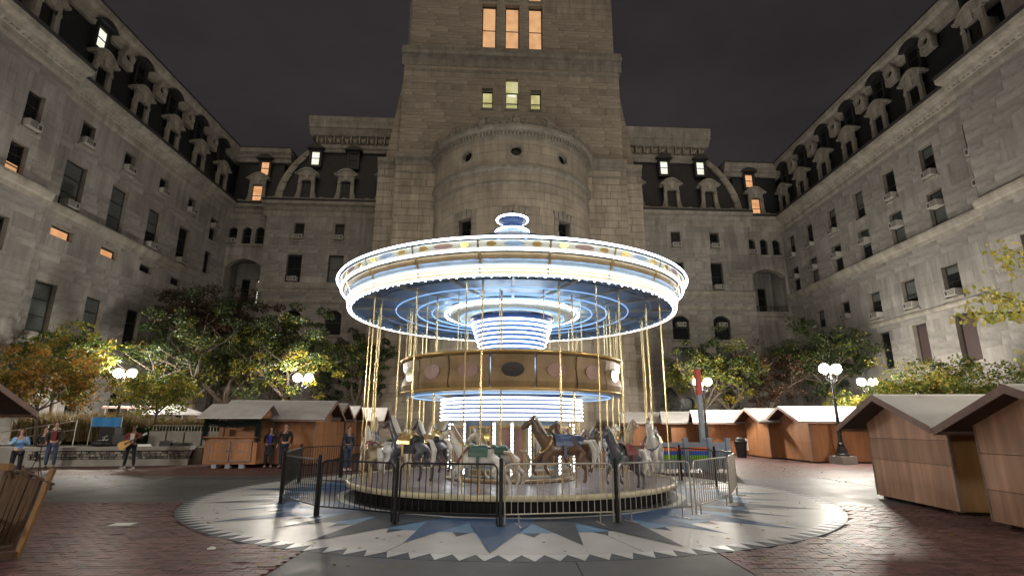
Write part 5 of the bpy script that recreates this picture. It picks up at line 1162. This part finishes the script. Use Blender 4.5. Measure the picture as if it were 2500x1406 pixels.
# centre drum: panelled column
NP = 12
for i in range(NP):
    a0 = -math.pi/2+2*math.pi*(i-.5)/NP; a1 = a0+2*math.pi/NP; p0 = Vector((1.62*math.cos(a0), 1.62*math.sin(a0), 0)); p1 = Vector((1.62*math.cos(a1), 1.62*math.sin(a1), 0)); e = (p1-p0).normalized(); n_ = Vector((e.y, -e.x, 0)); W_ = (p1-p0).length
    def bx(k, u0, u1, z0, z1, d0, d1): A = lambda u, z, d: p0+e*u+n_*d+Vector((0, 0, z)); k.hexa([A(u0, z0, d0), A(u1, z0, d0), A(u1, z1, d0), A(u0, z1, d0)], [A(u0, z0, d1), A(u1, z0, d1), A(u1, z1, d1), A(u0, z1, d1)])
    k = MB(); bx(k, 0, W_, .44, 1.82, -.06, 0); pn = k.build('centre_panel', 'sky_paint' if i % 2 else 'cream_paint', car)
    k = MB(); bx(k, .1, .14, .75, 1.7, .001, .035); bx(k, W_-.14, W_-.1, .75, 1.7, .001, .035); bx(k, .141, W_-.141, 1.66, 1.7, .001, .035); bx(k, .141, W_-.141, .75, .79, .001, .035); k.build('panel_frame', 'gold', pn)
    k = MB(); bx(k, .145, W_-.145, .795, 1.655, .001, .012); k.build('mirror' if i % 2 else 'painted_panel', 'mirror' if i % 2 else 'rose_paint', pn)
    k = MB(); bx(k, .1, W_-.1, .5, .68, .001, .02); k.build('lower_panel', 'cream_paint', pn)
    k = MB(); bx(k, .14, W_-.14, .54, .64, .021, .03); k.build('lower_inset', 'bronze_paint', pn)
lt('centre_base', [(1.58, .362), (1.78, .362), (1.78, .43), (1.7, .46), (1.62, .46)], 48, 'bronze_paint')
BULB = MB(); BULB.sphere((0, 0, 0), .021, 6, 4); BULBM = BULB.mesh('bulb', 'bulb', True)
def strip(a, r, z0, z1, n):
    k = MB(); d = Vector((math.cos(a), math.sin(a), 0)); q = Vector((-d.y, d.x, 0))*.04
    k.hexa([d*(r-.03)-q+Vector((0, 0, z0)), d*(r-.03)+q+Vector((0, 0, z0)), d*r+q+Vector((0, 0, z0)), d*r-q+Vector((0, 0, z0))], [d*(r-.03)-q+Vector((0, 0, z1)), d*(r-.03)+q+Vector((0, 0, z1)), d*r+q+Vector((0, 0, z1)), d*r-q+Vector((0, 0, z1))])
    o = k.build('light_batten', 'white_enamel', car)
    for i in range(n): inst('bulb', BULBM, o, d*(r+.018)+Vector((0, 0, z0+.06+(z1-z0-.12)*i/(n-1))))
for i in range(NP): strip(-math.pi/2+2*math.pi*i/NP if i in (0,) else -math.pi/2+2*math.pi*(i-.5 if i < 6 else i+.5)/NP, 1.70, .52, 1.80, 13)
# the band of light rings over the centre drum
lt('light_drum', [(1.66, 1.82), (1.93, 1.82), (1.93, 2.43), (1.7, 2.5)], 72, 'navy_paint')
for i in range(6):
    z = 1.86+i*.104; k = MB(); k.torus(1.95, z, .024, 96, k=6)
    k.build('light_ring', 'led_cream', car, smooth=True)
# middle crown: bronze painted panels hung from the sweeps
for i in range(18):
    a0 = -math.pi/2+2*math.pi*(i-.5)/18+.006; a1 = a0+2*math.pi/18-.012; k = MB()
    k.lathe([(2.96, 2.56), (3.0, 2.56), (3.04, 2.7), (2.98, 3.0), (3.02, 3.30), (2.96, 3.34), (2.93, 3.0), (2.96, 2.56)], 4, (0, 0), a0, a1); pn = k.build('crown_panel', 'bronze_paint', car, smooth=False)
    k = MB(); am = (a0+a1)/2; d = Vector((math.cos(am), math.sin(am), 0)); q = Vector((-d.y, d.x, 0)); n = 14
    vs = [d*3.02+Vector((0, 0, 2.96))]+[d*3.02+q*.26*math.cos(2*math.pi*j/n)+Vector((0, 0, 2.96+.17*math.sin(2*math.pi*j/n))) for j in range(n)]; vb = [v-d*.05 for v in vs]
    k.raw(vs+vb, [(0, j+1, (j+1) % n+1) for j in range(n)]+[(j+1, (j+1) % n+1, n+2+(j+1) % n, n+2+j) for j in range(n)]); k.build('oval_mirror' if i % 3 == 0 else 'oval_plaque', 'mirror' if i % 3 == 0 else 'rose_paint', pn)
lt('crown_moulding', [(2.94, 3.342), (3.06, 3.342), (3.10, 3.38), (3.06, 3.42), (2.94, 3.42)], 72, 'gold'); lt('crown_moulding', [(2.9, 2.50), (3.06, 2.50), (3.09, 2.53), (3.05, 2.558), (2.9, 2.558)], 72, 'gold')
lt('crown_soffit', [(2.0, 2.52), (2.5, 2.44), (2.98, 2.49)], 72, 'sky_paint')
k = MB(); k.torus(2.72, 2.452, .016, 96, k=5); k.build('light_ring', 'led_blue', car)
k = MB(); k.lathe([(1.0, 2.5), (1.55, 2.8), (1.2, 3.2), (.8, 3.4), (.55, 4.9)], 32); k.build('centre_housing', 'sky_paint', car, smooth=True)
# inverted lantern with its rings of light
lt('lantern_cone', [(.0, 3.60), (.82, 3.60), (.86, 3.66), (1.14, 4.52), (1.2, 4.66)], 64, 'navy_paint')
for i in range(8):
    f = i/7; f = f if i < 7 else 1.0; z = 3.68+(4.50-3.68)*f; r = .87+(1.13-.87)*f; k = MB(); k.torus(r+.02, z, .021 if i not in (0, 7, 6) else .028, 80, k=6); k.build('light_ring', 'led_white', car, smooth=True)
# canopy ceiling
lt('ceiling', [(1.15, 4.98), (4.50, 4.90)], 96, 'sky_paint', smooth=False)
lt('ceiling_well', [(1.85, 4.90), (1.75, 4.72), (1.2, 4.70)], 64, 'cream_paint')
for i in range(18):
    a = 2*math.pi*(i+.5)/18; d = Vector((math.cos(a), math.sin(a), 0)); k = MB(); k.beam(d*1.9+Vector((0, 0, 4.86)), d*4.48+Vector((0, 0, 4.84)), .06, .07); k.build('ceiling_sweep', 'cream_paint', car)
for r, mt, z, tt in ((3.9, 'sky_paint', 4.855, .03), (3.3, 'led_blue', 4.80, .014), (2.72, 'led_blue', 4.79, .018), (2.3, 'led_blue', 4.79, .016), (1.92, 'led_white', 4.78, .03), (1.5, 'led_blue', 4.69, .02)):
    k = MB(); k.torus(r, z, tt, 96, k=6); k.build('light_ring' if mt != 'sky_paint' else 'ceiling_ring', mt, car, smooth=True)
# rounding boards of the canopy, one curved board per bay with its scalloped skirt
NB_ = 20
for i in range(NB_):
    a0 = -math.pi/2+2*math.pi*(i-.5)/NB_+.004; a1 = a0+2*math.pi/NB_-.008; k = MB()
    k.lathe([(4.80, 5.44), (4.84, 5.42), (4.80, 5.28), (4.74, 5.22), (4.68, 5.225)], 5, (0, 0), a0, a1); pn = k.build('rounding_board', 'cream_paint', car)
    k = MB(); k.lathe([(4.70, 5.20), (4.69, 5.15), (4.655, 5.085), (4.60, 5.085)], 5, (0, 0), a0, a1); b = k.build('lower_board', 'bronze_paint' , car)
    am = (a0+a1)/2
    for off, w_, nm_, mt_ in ((0, .22, 'medallion', 'rose_paint' if i % 2 else 'sky_paint'), (-.098, .10, 'gold_leaf', 'gold'), (.098, .10, 'gold_leaf', 'gold')):
        aa = am+off; d = Vector((math.cos(aa), math.sin(aa), 0)); q = Vector((-d.y, d.x, 0)); md = MB(); n = 14; top = d*4.85; 
        vs = [d*(4.832+.012*math.sin(2*math.pi*j/n))+q*w_*math.cos(2*math.pi*j/n)+Vector((0, 0, 5.345+.055*math.sin(2*math.pi*j/n))) for j in range(n)]; md.raw(vs+[v-d*.03 for v in vs], [tuple(range(n))]+[(j, (j+1) % n, n+(j+1) % n, n+j) for j in range(n)]); md.build(nm_, mt_, pn)
    k = MB()
    for j in range(3):
        am = a0+(a1-a0)*(j+.5)/3; d = Vector((math.cos(am), math.sin(am), 0)); q = Vector((-d.y, d.x, 0)); n = 10
        vs = [d*4.70+q*.16*math.cos(2*math.pi*m_/n)+Vector((0, 0, 5.14+.035*math.sin(2*math.pi*m_/n)))-d*.045*(1-math.sin(2*math.pi*m_/n)) for m_ in range(n)]; k.raw(vs, [tuple(range(n))])
    k.build('painted_scroll', 'gold', b)
    k = MB(); am = a0; d = Vector((math.cos(am), math.sin(am), 0)); k.beam(d*4.83+Vector((0, 0, 5.43)), d*4.60+Vector((0, 0, 4.99)), .05, .03); k.build('joint_cover', 'gold', car)
    k = MB(); k.lathe([(4.52, 4.93), (4.585, 4.93), (4.56, 4.74), (4.50, 4.74)], 6, (0, 0), a0, a1); k.build('skirt_board', 'cream_paint', car)
lt('frieze', [(4.54, 5.08), (4.65, 5.08), (4.61, 5.0), (4.585, 4.95), (4.5, 4.95)], 96, 'sky_paint')
lt('board_backing', [(4.72, 5.43), (4.60, 5.2), (4.50, 4.98), (4.46, 4.75)], 96, 'sky_paint')
for r, z, tt, mt in ((4.90, 5.47, .027, 'led_white'), (4.79, 5.235, .022, 'led_white'), (4.61, 4.925, .016, 'led_cream'), (4.575, 4.745, .018, 'led_cream'), (4.60, 4.835, .012, 'led_soft')):
    k = MB(); k.torus(r, z, tt, 160, k=6); k.build('light_ring', mt, car, smooth=True)
k = MB()          # bulbs along the inner lip of the skirt
for i in range(150):
    a = 2*math.pi*i/150; k.sphere((4.50*math.cos(a), 4.50*math.sin(a), 4.73+.02*(i % 2)), .019, 6, 4)
k.build('bulb', 'bulb', car, kind='stuff')
lt('canopy_roof', [(4.86, 5.50), (4.80, 5.53), (3.6, 5.95), (2.2, 6.55), (1.0, 7.05), (.45, 7.3)], 40, 'navy_paint', smooth=False)
lt('cupola', [(.5, 7.22), (.46, 7.38), (.30, 7.45), (.26, 7.55), (.32, 7.66), (.44, 7.72), (.44, 7.80), (.2, 7.9), (.06, 8.0), (0, 8.1)], 32, 'navy_paint')
for r, z in ((.50, 7.36), (.47, 7.76)): k = MB(); k.torus(r, z, .03, 48, k=6); k.build('light_ring', 'led_white', car, smooth=True)
k = MB(); k.torus(.5, 7.25, .022, 48, k=6); k.build('light_ring', 'led_blue', car, smooth=True)
lt('mast', [(.22, .36), (.22, 7.3)], 16, 'white_enamel')

# --- skinned figures
def skin(name, V, E, mt, parent=None, sub=1, root=0, extra=None, scale=1.0):
    bm = bmesh.new(); ly = bm.verts.layers.skin.verify(); vs = []
    for i, (x, y, z, r, *r2) in enumerate(V):
        v = bm.verts.new((x*scale, y*scale, z*scale)); v[ly].radius = (r*scale, (r2[0] if r2 else r)*scale); v[ly].use_root = (i == root); vs.append(v)
    for a, b in E: bm.edges.new((vs[a], vs[b]))
    me = bpy.data.meshes.new(name); bm.to_mesh(me); bm.free(); o = bpy.data.objects.new(name, me); COL.objects.link(o)
    m = o.modifiers.new('s', 'SKIN'); m.use_smooth_shade = True; m.branch_smoothing = .4
    if sub: s = o.modifiers.new('u', 'SUBSURF'); s.levels = sub; s.render_levels = sub
    bpy.context.view_layer.update(); ev = o.evaluated_get(bpy.context.evaluated_depsgraph_get()); me2 = bpy.data.meshes.new_from_object(ev); me2.name = name
    bpy.data.objects.remove(o); bpy.data.meshes.remove(me)
    if extra:
        bm = bmesh.new(); bm.from_mesh(me2); t = bpy.data.meshes.new('t'); t.from_pydata(extra.v, [], extra.f); bm.from_mesh(t); bm.to_mesh(me2); bm.free(); bpy.data.meshes.remove(t)
    me2.materials.clear(); me2.materials.append(MAT[mt]); me2.polygons.foreach_set('use_smooth', [True]*len(me2.polygons))
    if parent == 'mesh': return me2
    o = bpy.data.objects.new(name, me2); COL.objects.link(o)
    if parent is not None: o.parent = parent
    return o
HV = [(-.38, 0, .02, .165, .19), (-.1, 0, -.02, .175, .2), (.24, 0, .02, .165, .2), (.42, 0, .16, .105, .14), (.56, 0, .36, .07, .1), (.62, 0, .53, .06, .08), (.75, 0, .47, .055, .065), (.88, 0, .36, .04, .045)]
HE = [(i, i+1) for i in range(7)]
def leg(root, pts):
    p = root
    for q in pts: HV.append(q); HE.append((p, len(HV)-1)); p = len(HV)-1
for s in (-1, 1):
    f = .06*s
    leg(0, [(-.43, .1*s, -.1, .10), (-.36+f, .11*s, -.28, .07), (-.55+f, .11*s, -.43, .042), (-.53+f, .11*s, -.63, .032), (-.48+f, .11*s, -.70, .042)])
    leg(2, [(.33, .09*s, -.12, .08), (.50-f, .1*s, -.27, .048), (.48-f*2, .1*s, -.47, .032), (.38-f*2, .1*s, -.55, .042)])
hx = MB()
for s in (-1, 1): hx.raw([(.60, .03*s, .57), (.64, .045*s, .57), (.62, .02*s, .56), (.61, .045*s, .68)], [(0, 1, 3), (1, 2, 3), (2, 0, 3)])
HM = {c: None for c in ('white_enamel', 'grey_enamel', 'brown_enamel', 'palomino')}
h0 = skin('horse', HV, HE, 'white_enamel', 'mesh', sub=1, root=1, extra=hx)
for c in HM: HM[c] = h0.copy(); HM[c].materials.clear(); HM[c].materials.append(MAT[c])
def manemesh(mt):
    k = MB(); rn = random.Random(2)
    for i in range(16):
        f = i/15; p = Vector((.40+.22*f, .0, .28+.34*f)); 
        for s in (-1, 1): k.hexa([p+Vector((-.06, s*.02, .03)), p+Vector((.0, s*.02, .03)), p+Vector((.0, 0, .03)), p+Vector((-.06, 0, .03))], [p+Vector((-.13, s*.07, -.12)), p+Vector((-.10, s*.07, -.13)), p+Vector((-.10, s*.05, -.13)), p+Vector((-.13, s*.05, -.12))])
    k2 = MB(); k2.tube([(-.50, 0, .12), (-.64, 0, .10), (-.74, 0, -.08), (-.72, 0, -.30), (-.66, 0, -.42)], [.03, .05, .06, .045, .01], 7); return k.mesh('mane', mt), k2.mesh('tail', mt)
def saddlemesh(mt):
    k = MB(); n = 10; prof = [(-.2, .0), (-.12, .05), (.08, .03), (.16, .07), (.2, .07)]; base = len(k.v)
    for x, b in prof:
        for j in range(n+1): a = math.pi*(.02+.96*j/n); k.v.append((x, .205*math.cos(a), .02+(.205+b)*math.sin(a)))
    for i in range(len(prof)-1):
        for j in range(n): k.f.append((i*(n+1)+j, (i+1)*(n+1)+j, (i+1)*(n+1)+j+1, i*(n+1)+j+1)); k.t.append(1.0); k.m.append(0)
    for s in (-1, 1): k.box(-.03, .03, min(s*.2, s*.215), max(s*.2, s*.215), -.2, .05)
    return k.mesh('saddle', mt)
MN = {c: manemesh(c) for c in ('grey_enamel', 'palomino', 'white_enamel')}; SD = {c: saddlemesh(c) for c in ('tack_red', 'tack_blue', 'tack_green', 'gold')}
def tackmesh(mt):
    k = MB()
    def ring(c, ax, ra, rb, w, t=.008, n=12):
        c = Vector(c); ax = Vector(ax).normalized(); s_ = Vector((0, 1, 0)); u = ax.cross(s_).normalized()
        for j in range(n):
            A, B = 2*math.pi*j/n, 2*math.pi*(j+1)/n; f = lambda T, e, g: c+s_*(ra+g)*math.cos(T)+u*(rb+g)*math.sin(T)+ax*e
            k.hexa([f(A, -w, 0), f(B, -w, 0), f(B, w, 0), f(A, w, 0)], [f(A, -w, t), f(B, -w, t), f(B, w, t), f(A, w, t)])
    ring((.33, 0, .06), (1, 0, .7), .185, .215, .02); return k.mesh('breast_strap', mt), None
def bridlemesh(mt):
    k = MB()
    for c, ax, ra, rb in (((.77, 0, .45), (.75, 0, -.6), .062, .072), ((.66, 0, .52), (.75, 0, -.3), .066, .078)):
        c = Vector(c); ax = Vector(ax).normalized(); s_ = Vector((0, 1, 0)); u = ax.cross(s_).normalized()
        for j in range(10):
            A, B = 2*math.pi*j/10, 2*math.pi*(j+1)/10; f = lambda T, e, g: c+s_*(ra+g)*math.cos(T)+u*(rb+g)*math.sin(T)+ax*e
            k.hexa([f(A, -.009, 0), f(B, -.009, 0), f(B, .009, 0), f(A, .009, 0)], [f(A, -.009, .006), f(B, -.009, .006), f(B, .009, .006), f(A, .009, .006)])
    for s in (-1, 1): k.tube([(.76, s*.068, .42), (.5, s*.11, .28), (.12, s*.12, .24)], .006, 4)
    return k.mesh('bridle', mt)
TK = {c: tackmesh(c)[0] for c in ('tack_red', 'tack_blue', 'tack_green', 'gold')}; BD = {c: bridlemesh(c) for c in ('tack_red', 'tack_blue', 'tack_green', 'gold')}
PO = MB(); PO.lathe([(.021, .36), (.021, 4.84)], 8); 
for i in range(4): PO.lathe([(.021, 2.0+i*.03), (.032, 2.01+i*.03), (.021, 2.02+i*.03)], 8)
POM = PO.mesh('pole', 'brass', True)
rn = random.Random(12); cols = ['white_enamel', 'grey_enamel', 'white_enamel', 'palomino', 'white_enamel', 'brown_enamel', 'grey_enamel']; tk = list(SD)
for ring, (r, n, ph) in enumerate(((3.82, 14, .1), (2.85, 10, .35))):
    for i in range(n):
        a = 2*math.pi*(i+ph)/n; p = Vector((r*math.cos(a), r*math.sin(a), 0)); z = 1.12+(.16 if (i+ring) % 2 else -.06); c = cols[(i*3+ring*2) % 7]
        inst('pole', POM, car, p)
        o = inst('horse', HM[c], car, p+Vector((0, 0, z)), a-math.pi/2, scale=(1, 1, 1) if ring == 0 else (.86, .86, .86), label={'white_enamel': 'white prancing horse', 'grey_enamel': 'dark grey prancing horse', 'brown_enamel': 'brown prancing horse', 'palomino': 'golden prancing horse'}[c])
        mm = MN['white_enamel' if c in ('grey_enamel', 'brown_enamel') else ('palomino' if c == 'white_enamel' else 'white_enamel')]; inst('mane', mm[0], o); inst('tail', mm[1], o); inst('saddle', SD[tk[(i*3+ring) % 4]], o); inst('breast_strap', TK[tk[(i*3+ring+2) % 4]], o); inst('bridle', BD[tk[(i*3+ring+1) % 4]], o)
for i in range(18):     # thin hanging rods of the sweeps
    a = 2*math.pi*(i+.2)/18; k = MB(); r = 2.98; k.tube([(r*math.cos(a), r*math.sin(a), 3.42), (r*math.cos(a), r*math.sin(a), 4.86)], .011, 5); k.build('hanger_rod', 'brass', car)
for i in range(9):
    a = 2*math.pi*(i+.4)/9; k = MB(); r = 4.18; k.tube([(r*math.cos(a), r*math.sin(a), .36), (r*math.cos(a), r*math.sin(a), 4.84)], .016, 6); k.build('pole', 'brass', car)

# ---------------------------------------------------------------- people
def person(label, loc, rz, h, top, legs, skin_='skin', hair='hair_dark', longhair=False, arms=None, shoe='black_case', legpose=None, hood=None, jacket_open=None, seated=False, skirt=False):
    s = h/1.75
    ar = arms or {}
    la = ar.get('L', [(-.25, .02, 1.17), (-.24, -.08, .93), (-.235, -.10, .85)]); ra = ar.get('R', [(.25, .02, 1.17), (.24, -.08, .93), (.235, -.10, .85)])
    lg = legpose or {}
    ll = lg.get('L', [(-.10, .0, .88), (-.115, -.03, .49), (-.12, .03, .09), (-.13, -.13, .045)]); rl = lg.get('R', [(.10, .0, .88), (.115, -.01, .49), (.12, .04, .09), (.13, -.12, .045)])
    V = [(0, 0, .95, .125, .09), (0, .01, 1.12, .115, .085), (0, .01, 1.32, .14, .095), (0, .01, 1.45, .06, .055), (0, 0, 1.53, .052, .055), (0, -.012, 1.60, .07, .085), (0, -.005, 1.68, .068, .085), (0, 0, 1.73, .035, .045)]
    E = [(i, i+1) for i in range(7)]
    def chain(r, pts, rad):
        p = r
        for q, w in zip(pts, rad): V.append((*q, *w) if isinstance(w, tuple) else (*q, w)); E.append((p, len(V)-1)); p = len(V)-1
    sh = lambda t: (t*.175, .01, 1.40)
    for t, A in ((-1, la), (1, ra)): chain(2, [sh(t)]+A, [.06, .042, .028, .034])
    for Lg in (ll, rl): chain(0, Lg, [.085, .058, .04, .038])
    ex = MB()       # nose, ears, fingers grow out of the body mesh
    ex.raw([(-.014, -.08, 1.60), (.014, -.08, 1.60), (0, -.118, 1.603), (0, -.085, 1.645)], [(0, 1, 2), (1, 3, 2), (3, 0, 2)])
    for t in (-1, 1): ex.sphere((t*.078, .005, 1.62), .022, 5, 4, (.4, .8, 1.2))
    for A in (la, ra):
        w = Vector(A[-2]); p = Vector(A[-1]); d = (p-w).normalized(); q = d.cross(Vector((1, .2, 0))); q = q.normalized() if q.length > .1 else Vector((0, 1, 0)); n = d.cross(q)
        for j, (o_, l) in enumerate(((-.027, .062), (-.009, .075), (.009, .072), (.027, .055))):
            b = p+q*o_; ex.tube([b, b+d*l*.55+n*.008, b+d*l+n*.028], [.0095, .009, .007], 5)
        b = w+d*.03+q*-.03; ex.tube([b, b-q*.03+d*.025, b-q*.038+d*.055], [.011, .01, .008], 5)
    V2 = [(x*s, y*s, z*s, *[r*s for r in rr]) for x, y, z, *rr in V]; ex.v = [(x*s, y*s, z*s) for x, y, z in ex.v]
    body = skin('person', V2, E, skin_, sub=1, extra=ex); body.location = (*loc, 0) if len(loc) == 2 else loc; body.rotation_euler = (0, 0, rz)
    body['label'] = label; body['category'] = 'person'
    # top
    def sub(name, idx, V, E, mt, grow): 
        mp = {j: i for i, j in enumerate(idx)}; W = [(V[j][0], V[j][1], V[j][2], *[max(r+grow*s, .01) for r in V[j][3:]]) for j in idx]; return skin(name, W, [(mp[a], mp[b]) for a, b in E if a in mp and b in mp], mt, body, sub=1)
    ia = list(range(8, 12)); ib = list(range(12, 16)); il = list(range(16, 20)); ir = list(range(20, 24))
    sub('jacket', [0, 1, 2, 3]+ia[:3]+ib[:3], V2, E, top, .022); sub('trousers', [0]+il[:3]+ir[:3], V2, E, legs, .02)
    for q in (il, ir):
        k = MB(); a, t_ = Vector(V2[q[2]][:3]), Vector(V2[q[3]][:3]); d = t_-a; d.z = 0; d = d.normalized(); e = Vector((-d.y, d.x, 0)); b = a-d*.07*s; b.z = min(a.z, t_.z)-.04*s; b.z = max(b.z, 0) if not seated else b.z
        L_ = .27*s
        for z_, g_ in ((0, 1), ):
            pf = [(0, .038, .07), (.09, .042, .085), (.17, .045, .06), (.25, .035, .04)]; base = len(k.v)
            for x_, w_, h_ in pf:
                for sx, zz in ((-1, 0), (1, 0), (1, .6), (.6, 1), (-.6, 1), (-1, .6)): k.v.append(tuple(b+d*x_*s+e*w_*s*sx+Vector((0, 0, h_*s*zz))))
            for i in range(3):
                for j in range(6): k.f.append((base+i*6+j, base+i*6+(j+1) % 6, base+(i+1)*6+(j+1) % 6, base+(i+1)*6+j)); k.t.append(1.); k.m.append(0)
            k.f += [tuple(base+j for j in range(6)), tuple(base+18+j for j in range(6))]; k.t += [1., 1.]; k.m += [0, 0]
        k.build('shoe', shoe, body)
    k = MB(); n = 12; rows = 6      # hair cap
    for i in range(rows+1):
        for j in range(n):
            a = 2*math.pi*j/n; face = max(0, -math.sin(a)); th = (i/rows)*(1.75-.95*face); r = .094; k.v.append((r*math.sin(th)*math.cos(a)*.9*s, (.008+r*1.12*math.sin(th)*math.sin(a))*s, (1.655+r*1.08*math.cos(th))*s))
    for i in range(rows):
        for j in range(n): k.f.append((i*n+j, i*n+(j+1) % n, (i+1)*n+(j+1) % n, (i+1)*n+j)); k.t.append(1.); k.m.append(0)
    if longhair:
        for j in range(9): a = R(-10+j*25); x, y = .085*math.cos(a), .095*math.sin(a); k.tube([(x*s, y*s, 1.66*s), (x*1.15*s, (y*1.1+.01)*s, 1.52*s), (x*1.25*s, (y*1.15+.01)*s, 1.32*s)], [.03*s, .035*s, .012*s], 6)
    k.build('hair', hair, body, smooth=True)
    for t in (-1, 1): k = MB(); k.sphere((t*.03*s, -.088*s, 1.625*s), .0085*s, 6, 4); k.build('eye', 'black_case', body)
    k = MB(); k.box(-.022*s, .022*s, -.094*s, -.082*s, 1.572*s, 1.578*s); k.build('mouth', 'rose_paint', body)
    if hood: k = MB(); k.sphere((0, .09*s, 1.46*s), .12*s, 9, 6, (1.1, .7, .7)); k.build('hood', hood, body, smooth=True)
    if jacket_open: k = MB(); k.hexa([(-.055*s, -.118*s, 1.02*s), (.055*s, -.118*s, 1.02*s), (.055*s, -.09*s, 1.02*s), (-.055*s, -.09*s, 1.02*s)], [(-.075*s, -.128*s, 1.40*s), (.075*s, -.128*s, 1.40*s), (.075*s, -.06*s, 1.40*s), (-.075*s, -.06*s, 1.40*s)]); k.build('shirt', jacket_open, body)
    if skirt: k = MB(); k.lathe([(.13*s, 1.0*s), (.19*s, .75*s), (.21*s, .55*s), (.0, .56*s)], 14); k.build('coat_skirt', top, body)
    return body
bag = lambda: None
person('woman in a light blue hoodie at the left edge, hands to her face', (-16.2, 18.8), R(38), 1.56, 'cloth_sky', 'cloth_black', hair='hair_brown', longhair=True, hood='cloth_sky', shoe='shoe_white', arms={'L': [(-.24, -.10, 1.17), (-.10, -.26, 1.34), (-.06, -.24, 1.42)], 'R': [(.25, -.06, 1.15), (.14, -.26, 1.32), (.09, -.25, 1.41)]})
person('man in an open dark jacket and maroon shirt standing before the stage wall', (-18.35, 22.85), R(30), 1.80, 'cloth_olive', 'denim', hair='hair_brown', jacket_open='cloth_maroon', hood='cloth_cream', arms={'L': [(-.27, .03, 1.17), (-.22, -.10, .97), (-.20, -.12, .91)], 'R': [(.27, .03, 1.17), (.22, -.10, .97), (.20, -.12, .91)]})
gp = person('guitarist in a dark red coat and white shoes playing in front of the wall', (-15.15, 22.8), R(18), 1.68, 'cloth_maroon', 'cloth_black', skin_='skin_dark', shoe='shoe_white', jacket_open='cloth_cream', arms={'L': [(-.29, -.02, 1.16), (-.10, -.23, 1.10), (-.03, -.24, 1.09)], 'R': [(.30, -.08, 1.20), (.36, -.30, 1.30), (.35, -.33, 1.37)]}, legpose={'L': [(-.10, 0, .88), (-.14, -.02, .49), (-.17, .03, .09), (-.22, -.12, .045)], 'R': [(.10, 0, .88), (.14, -.01, .49), (.17, .04, .09), (.23, -.1, .045)]})
# guitar held across the body
gt = thing('guitar', 'pale wooden acoustic guitar held across the guitarist in red', 'guitar', (-15.15, 22.8, 0), R(18))
k = MB(); ax = Vector((.86, -.10, .50)).normalized(); up = Vector((-.5, 0, .86)).normalized(); nn = ax.cross(up).normalized(); c0 = Vector((-.20, -.22, .93)); ol = []
for i in range(28):
    t_ = 2*math.pi*i/28; x_ = math.cos(t_); w_ = math.sin(t_)*(.175-.045*x_-.035*math.cos(2*t_+.2)*-1 if False else .17-.04*x_-.03*(math.cos(2*t_-math.pi))); ol.append(c0+ax*x_*.225+up*w_)
k.raw([p+nn*.05 for p in ol]+[p-nn*.05 for p in ol], [tuple(range(28)), tuple(reversed(range(28, 56)))]+[(i, (i+1) % 28, 28+(i+1) % 28, 28+i) for i in range(28)]); k.build('guitar_body', 'guitar_top', gt)
fr0 = -1 if nn.y > 0 else 1
k = MB(); k.beam(c0+ax*.05+nn*fr0*.058, c0+ax*.72+nn*fr0*.055, .05, .02, tuple(nn)); k.build('neck', 'guitar_neck', gt); k = MB(); k.beam(c0+ax*.725+nn*fr0*.055, c0+ax*.88+nn*fr0*.05, .075, .02, tuple(nn)); k.build('headstock', 'guitar_head', gt)
k = MB(); q = [c0+ax*.06+nn*fr0*.0505+(ax*math.cos(2*math.pi*i/14)+up*math.sin(2*math.pi*i/14))*.045 for i in range(14)]; k.raw(q, [tuple(range(14))]); k.build('sound_hole', 'black_case', gt)
person('long haired woman in a black coat, left one of the couple', (-9.8, 23.3), R(12), 1.64, 'cloth_black', 'cloth_black', longhair=True, jacket_open='cloth_royal', skirt=True, arms={'L': [(-.25, .02, 1.17), (-.16, -.14, 1.02), (-.08, -.17, 1.0)], 'R': [(.26, .02, 1.17), (.29, -.06, .95), (.30, -.08, .87)]})
person('man in a black jacket, right one of the couple by the hut', (-9.15, 23.2), R(-4), 1.78, 'cloth_black', 'cloth_navy', arms={'L': [(-.28, .02, 1.17), (-.27, -.06, .93), (-.26, -.08, .86)], 'R': [(.28, .02, 1.17), (.27, -.06, .93), (.26, -.08, .86)]})
person('person in dark clothes leaning behind the left fence of the carousel', (-6.25, 22.2), R(50), 1.68, 'cloth_navy', 'denim', hair='hair_brown', shoe='shoe_white')
person('bearded man in dark clothes sitting on the terrace edge at the far left', (-19.5, 23.75, .32), R(40), 1.7, 'cloth_black', 'cloth_black', hair='hair_brown', seated=True, legpose={'L': [(-.10, -.05, .90), (-.16, -.45, .90), (-.17, -.50, .48), (-.17, -.64, .44)], 'R': [(.10, -.05, .90), (.16, -.45, .90), (.17, -.48, .48), (.17, -.62, .44)]}).location.z = -.12
print('objects', len(bpy.data.objects))
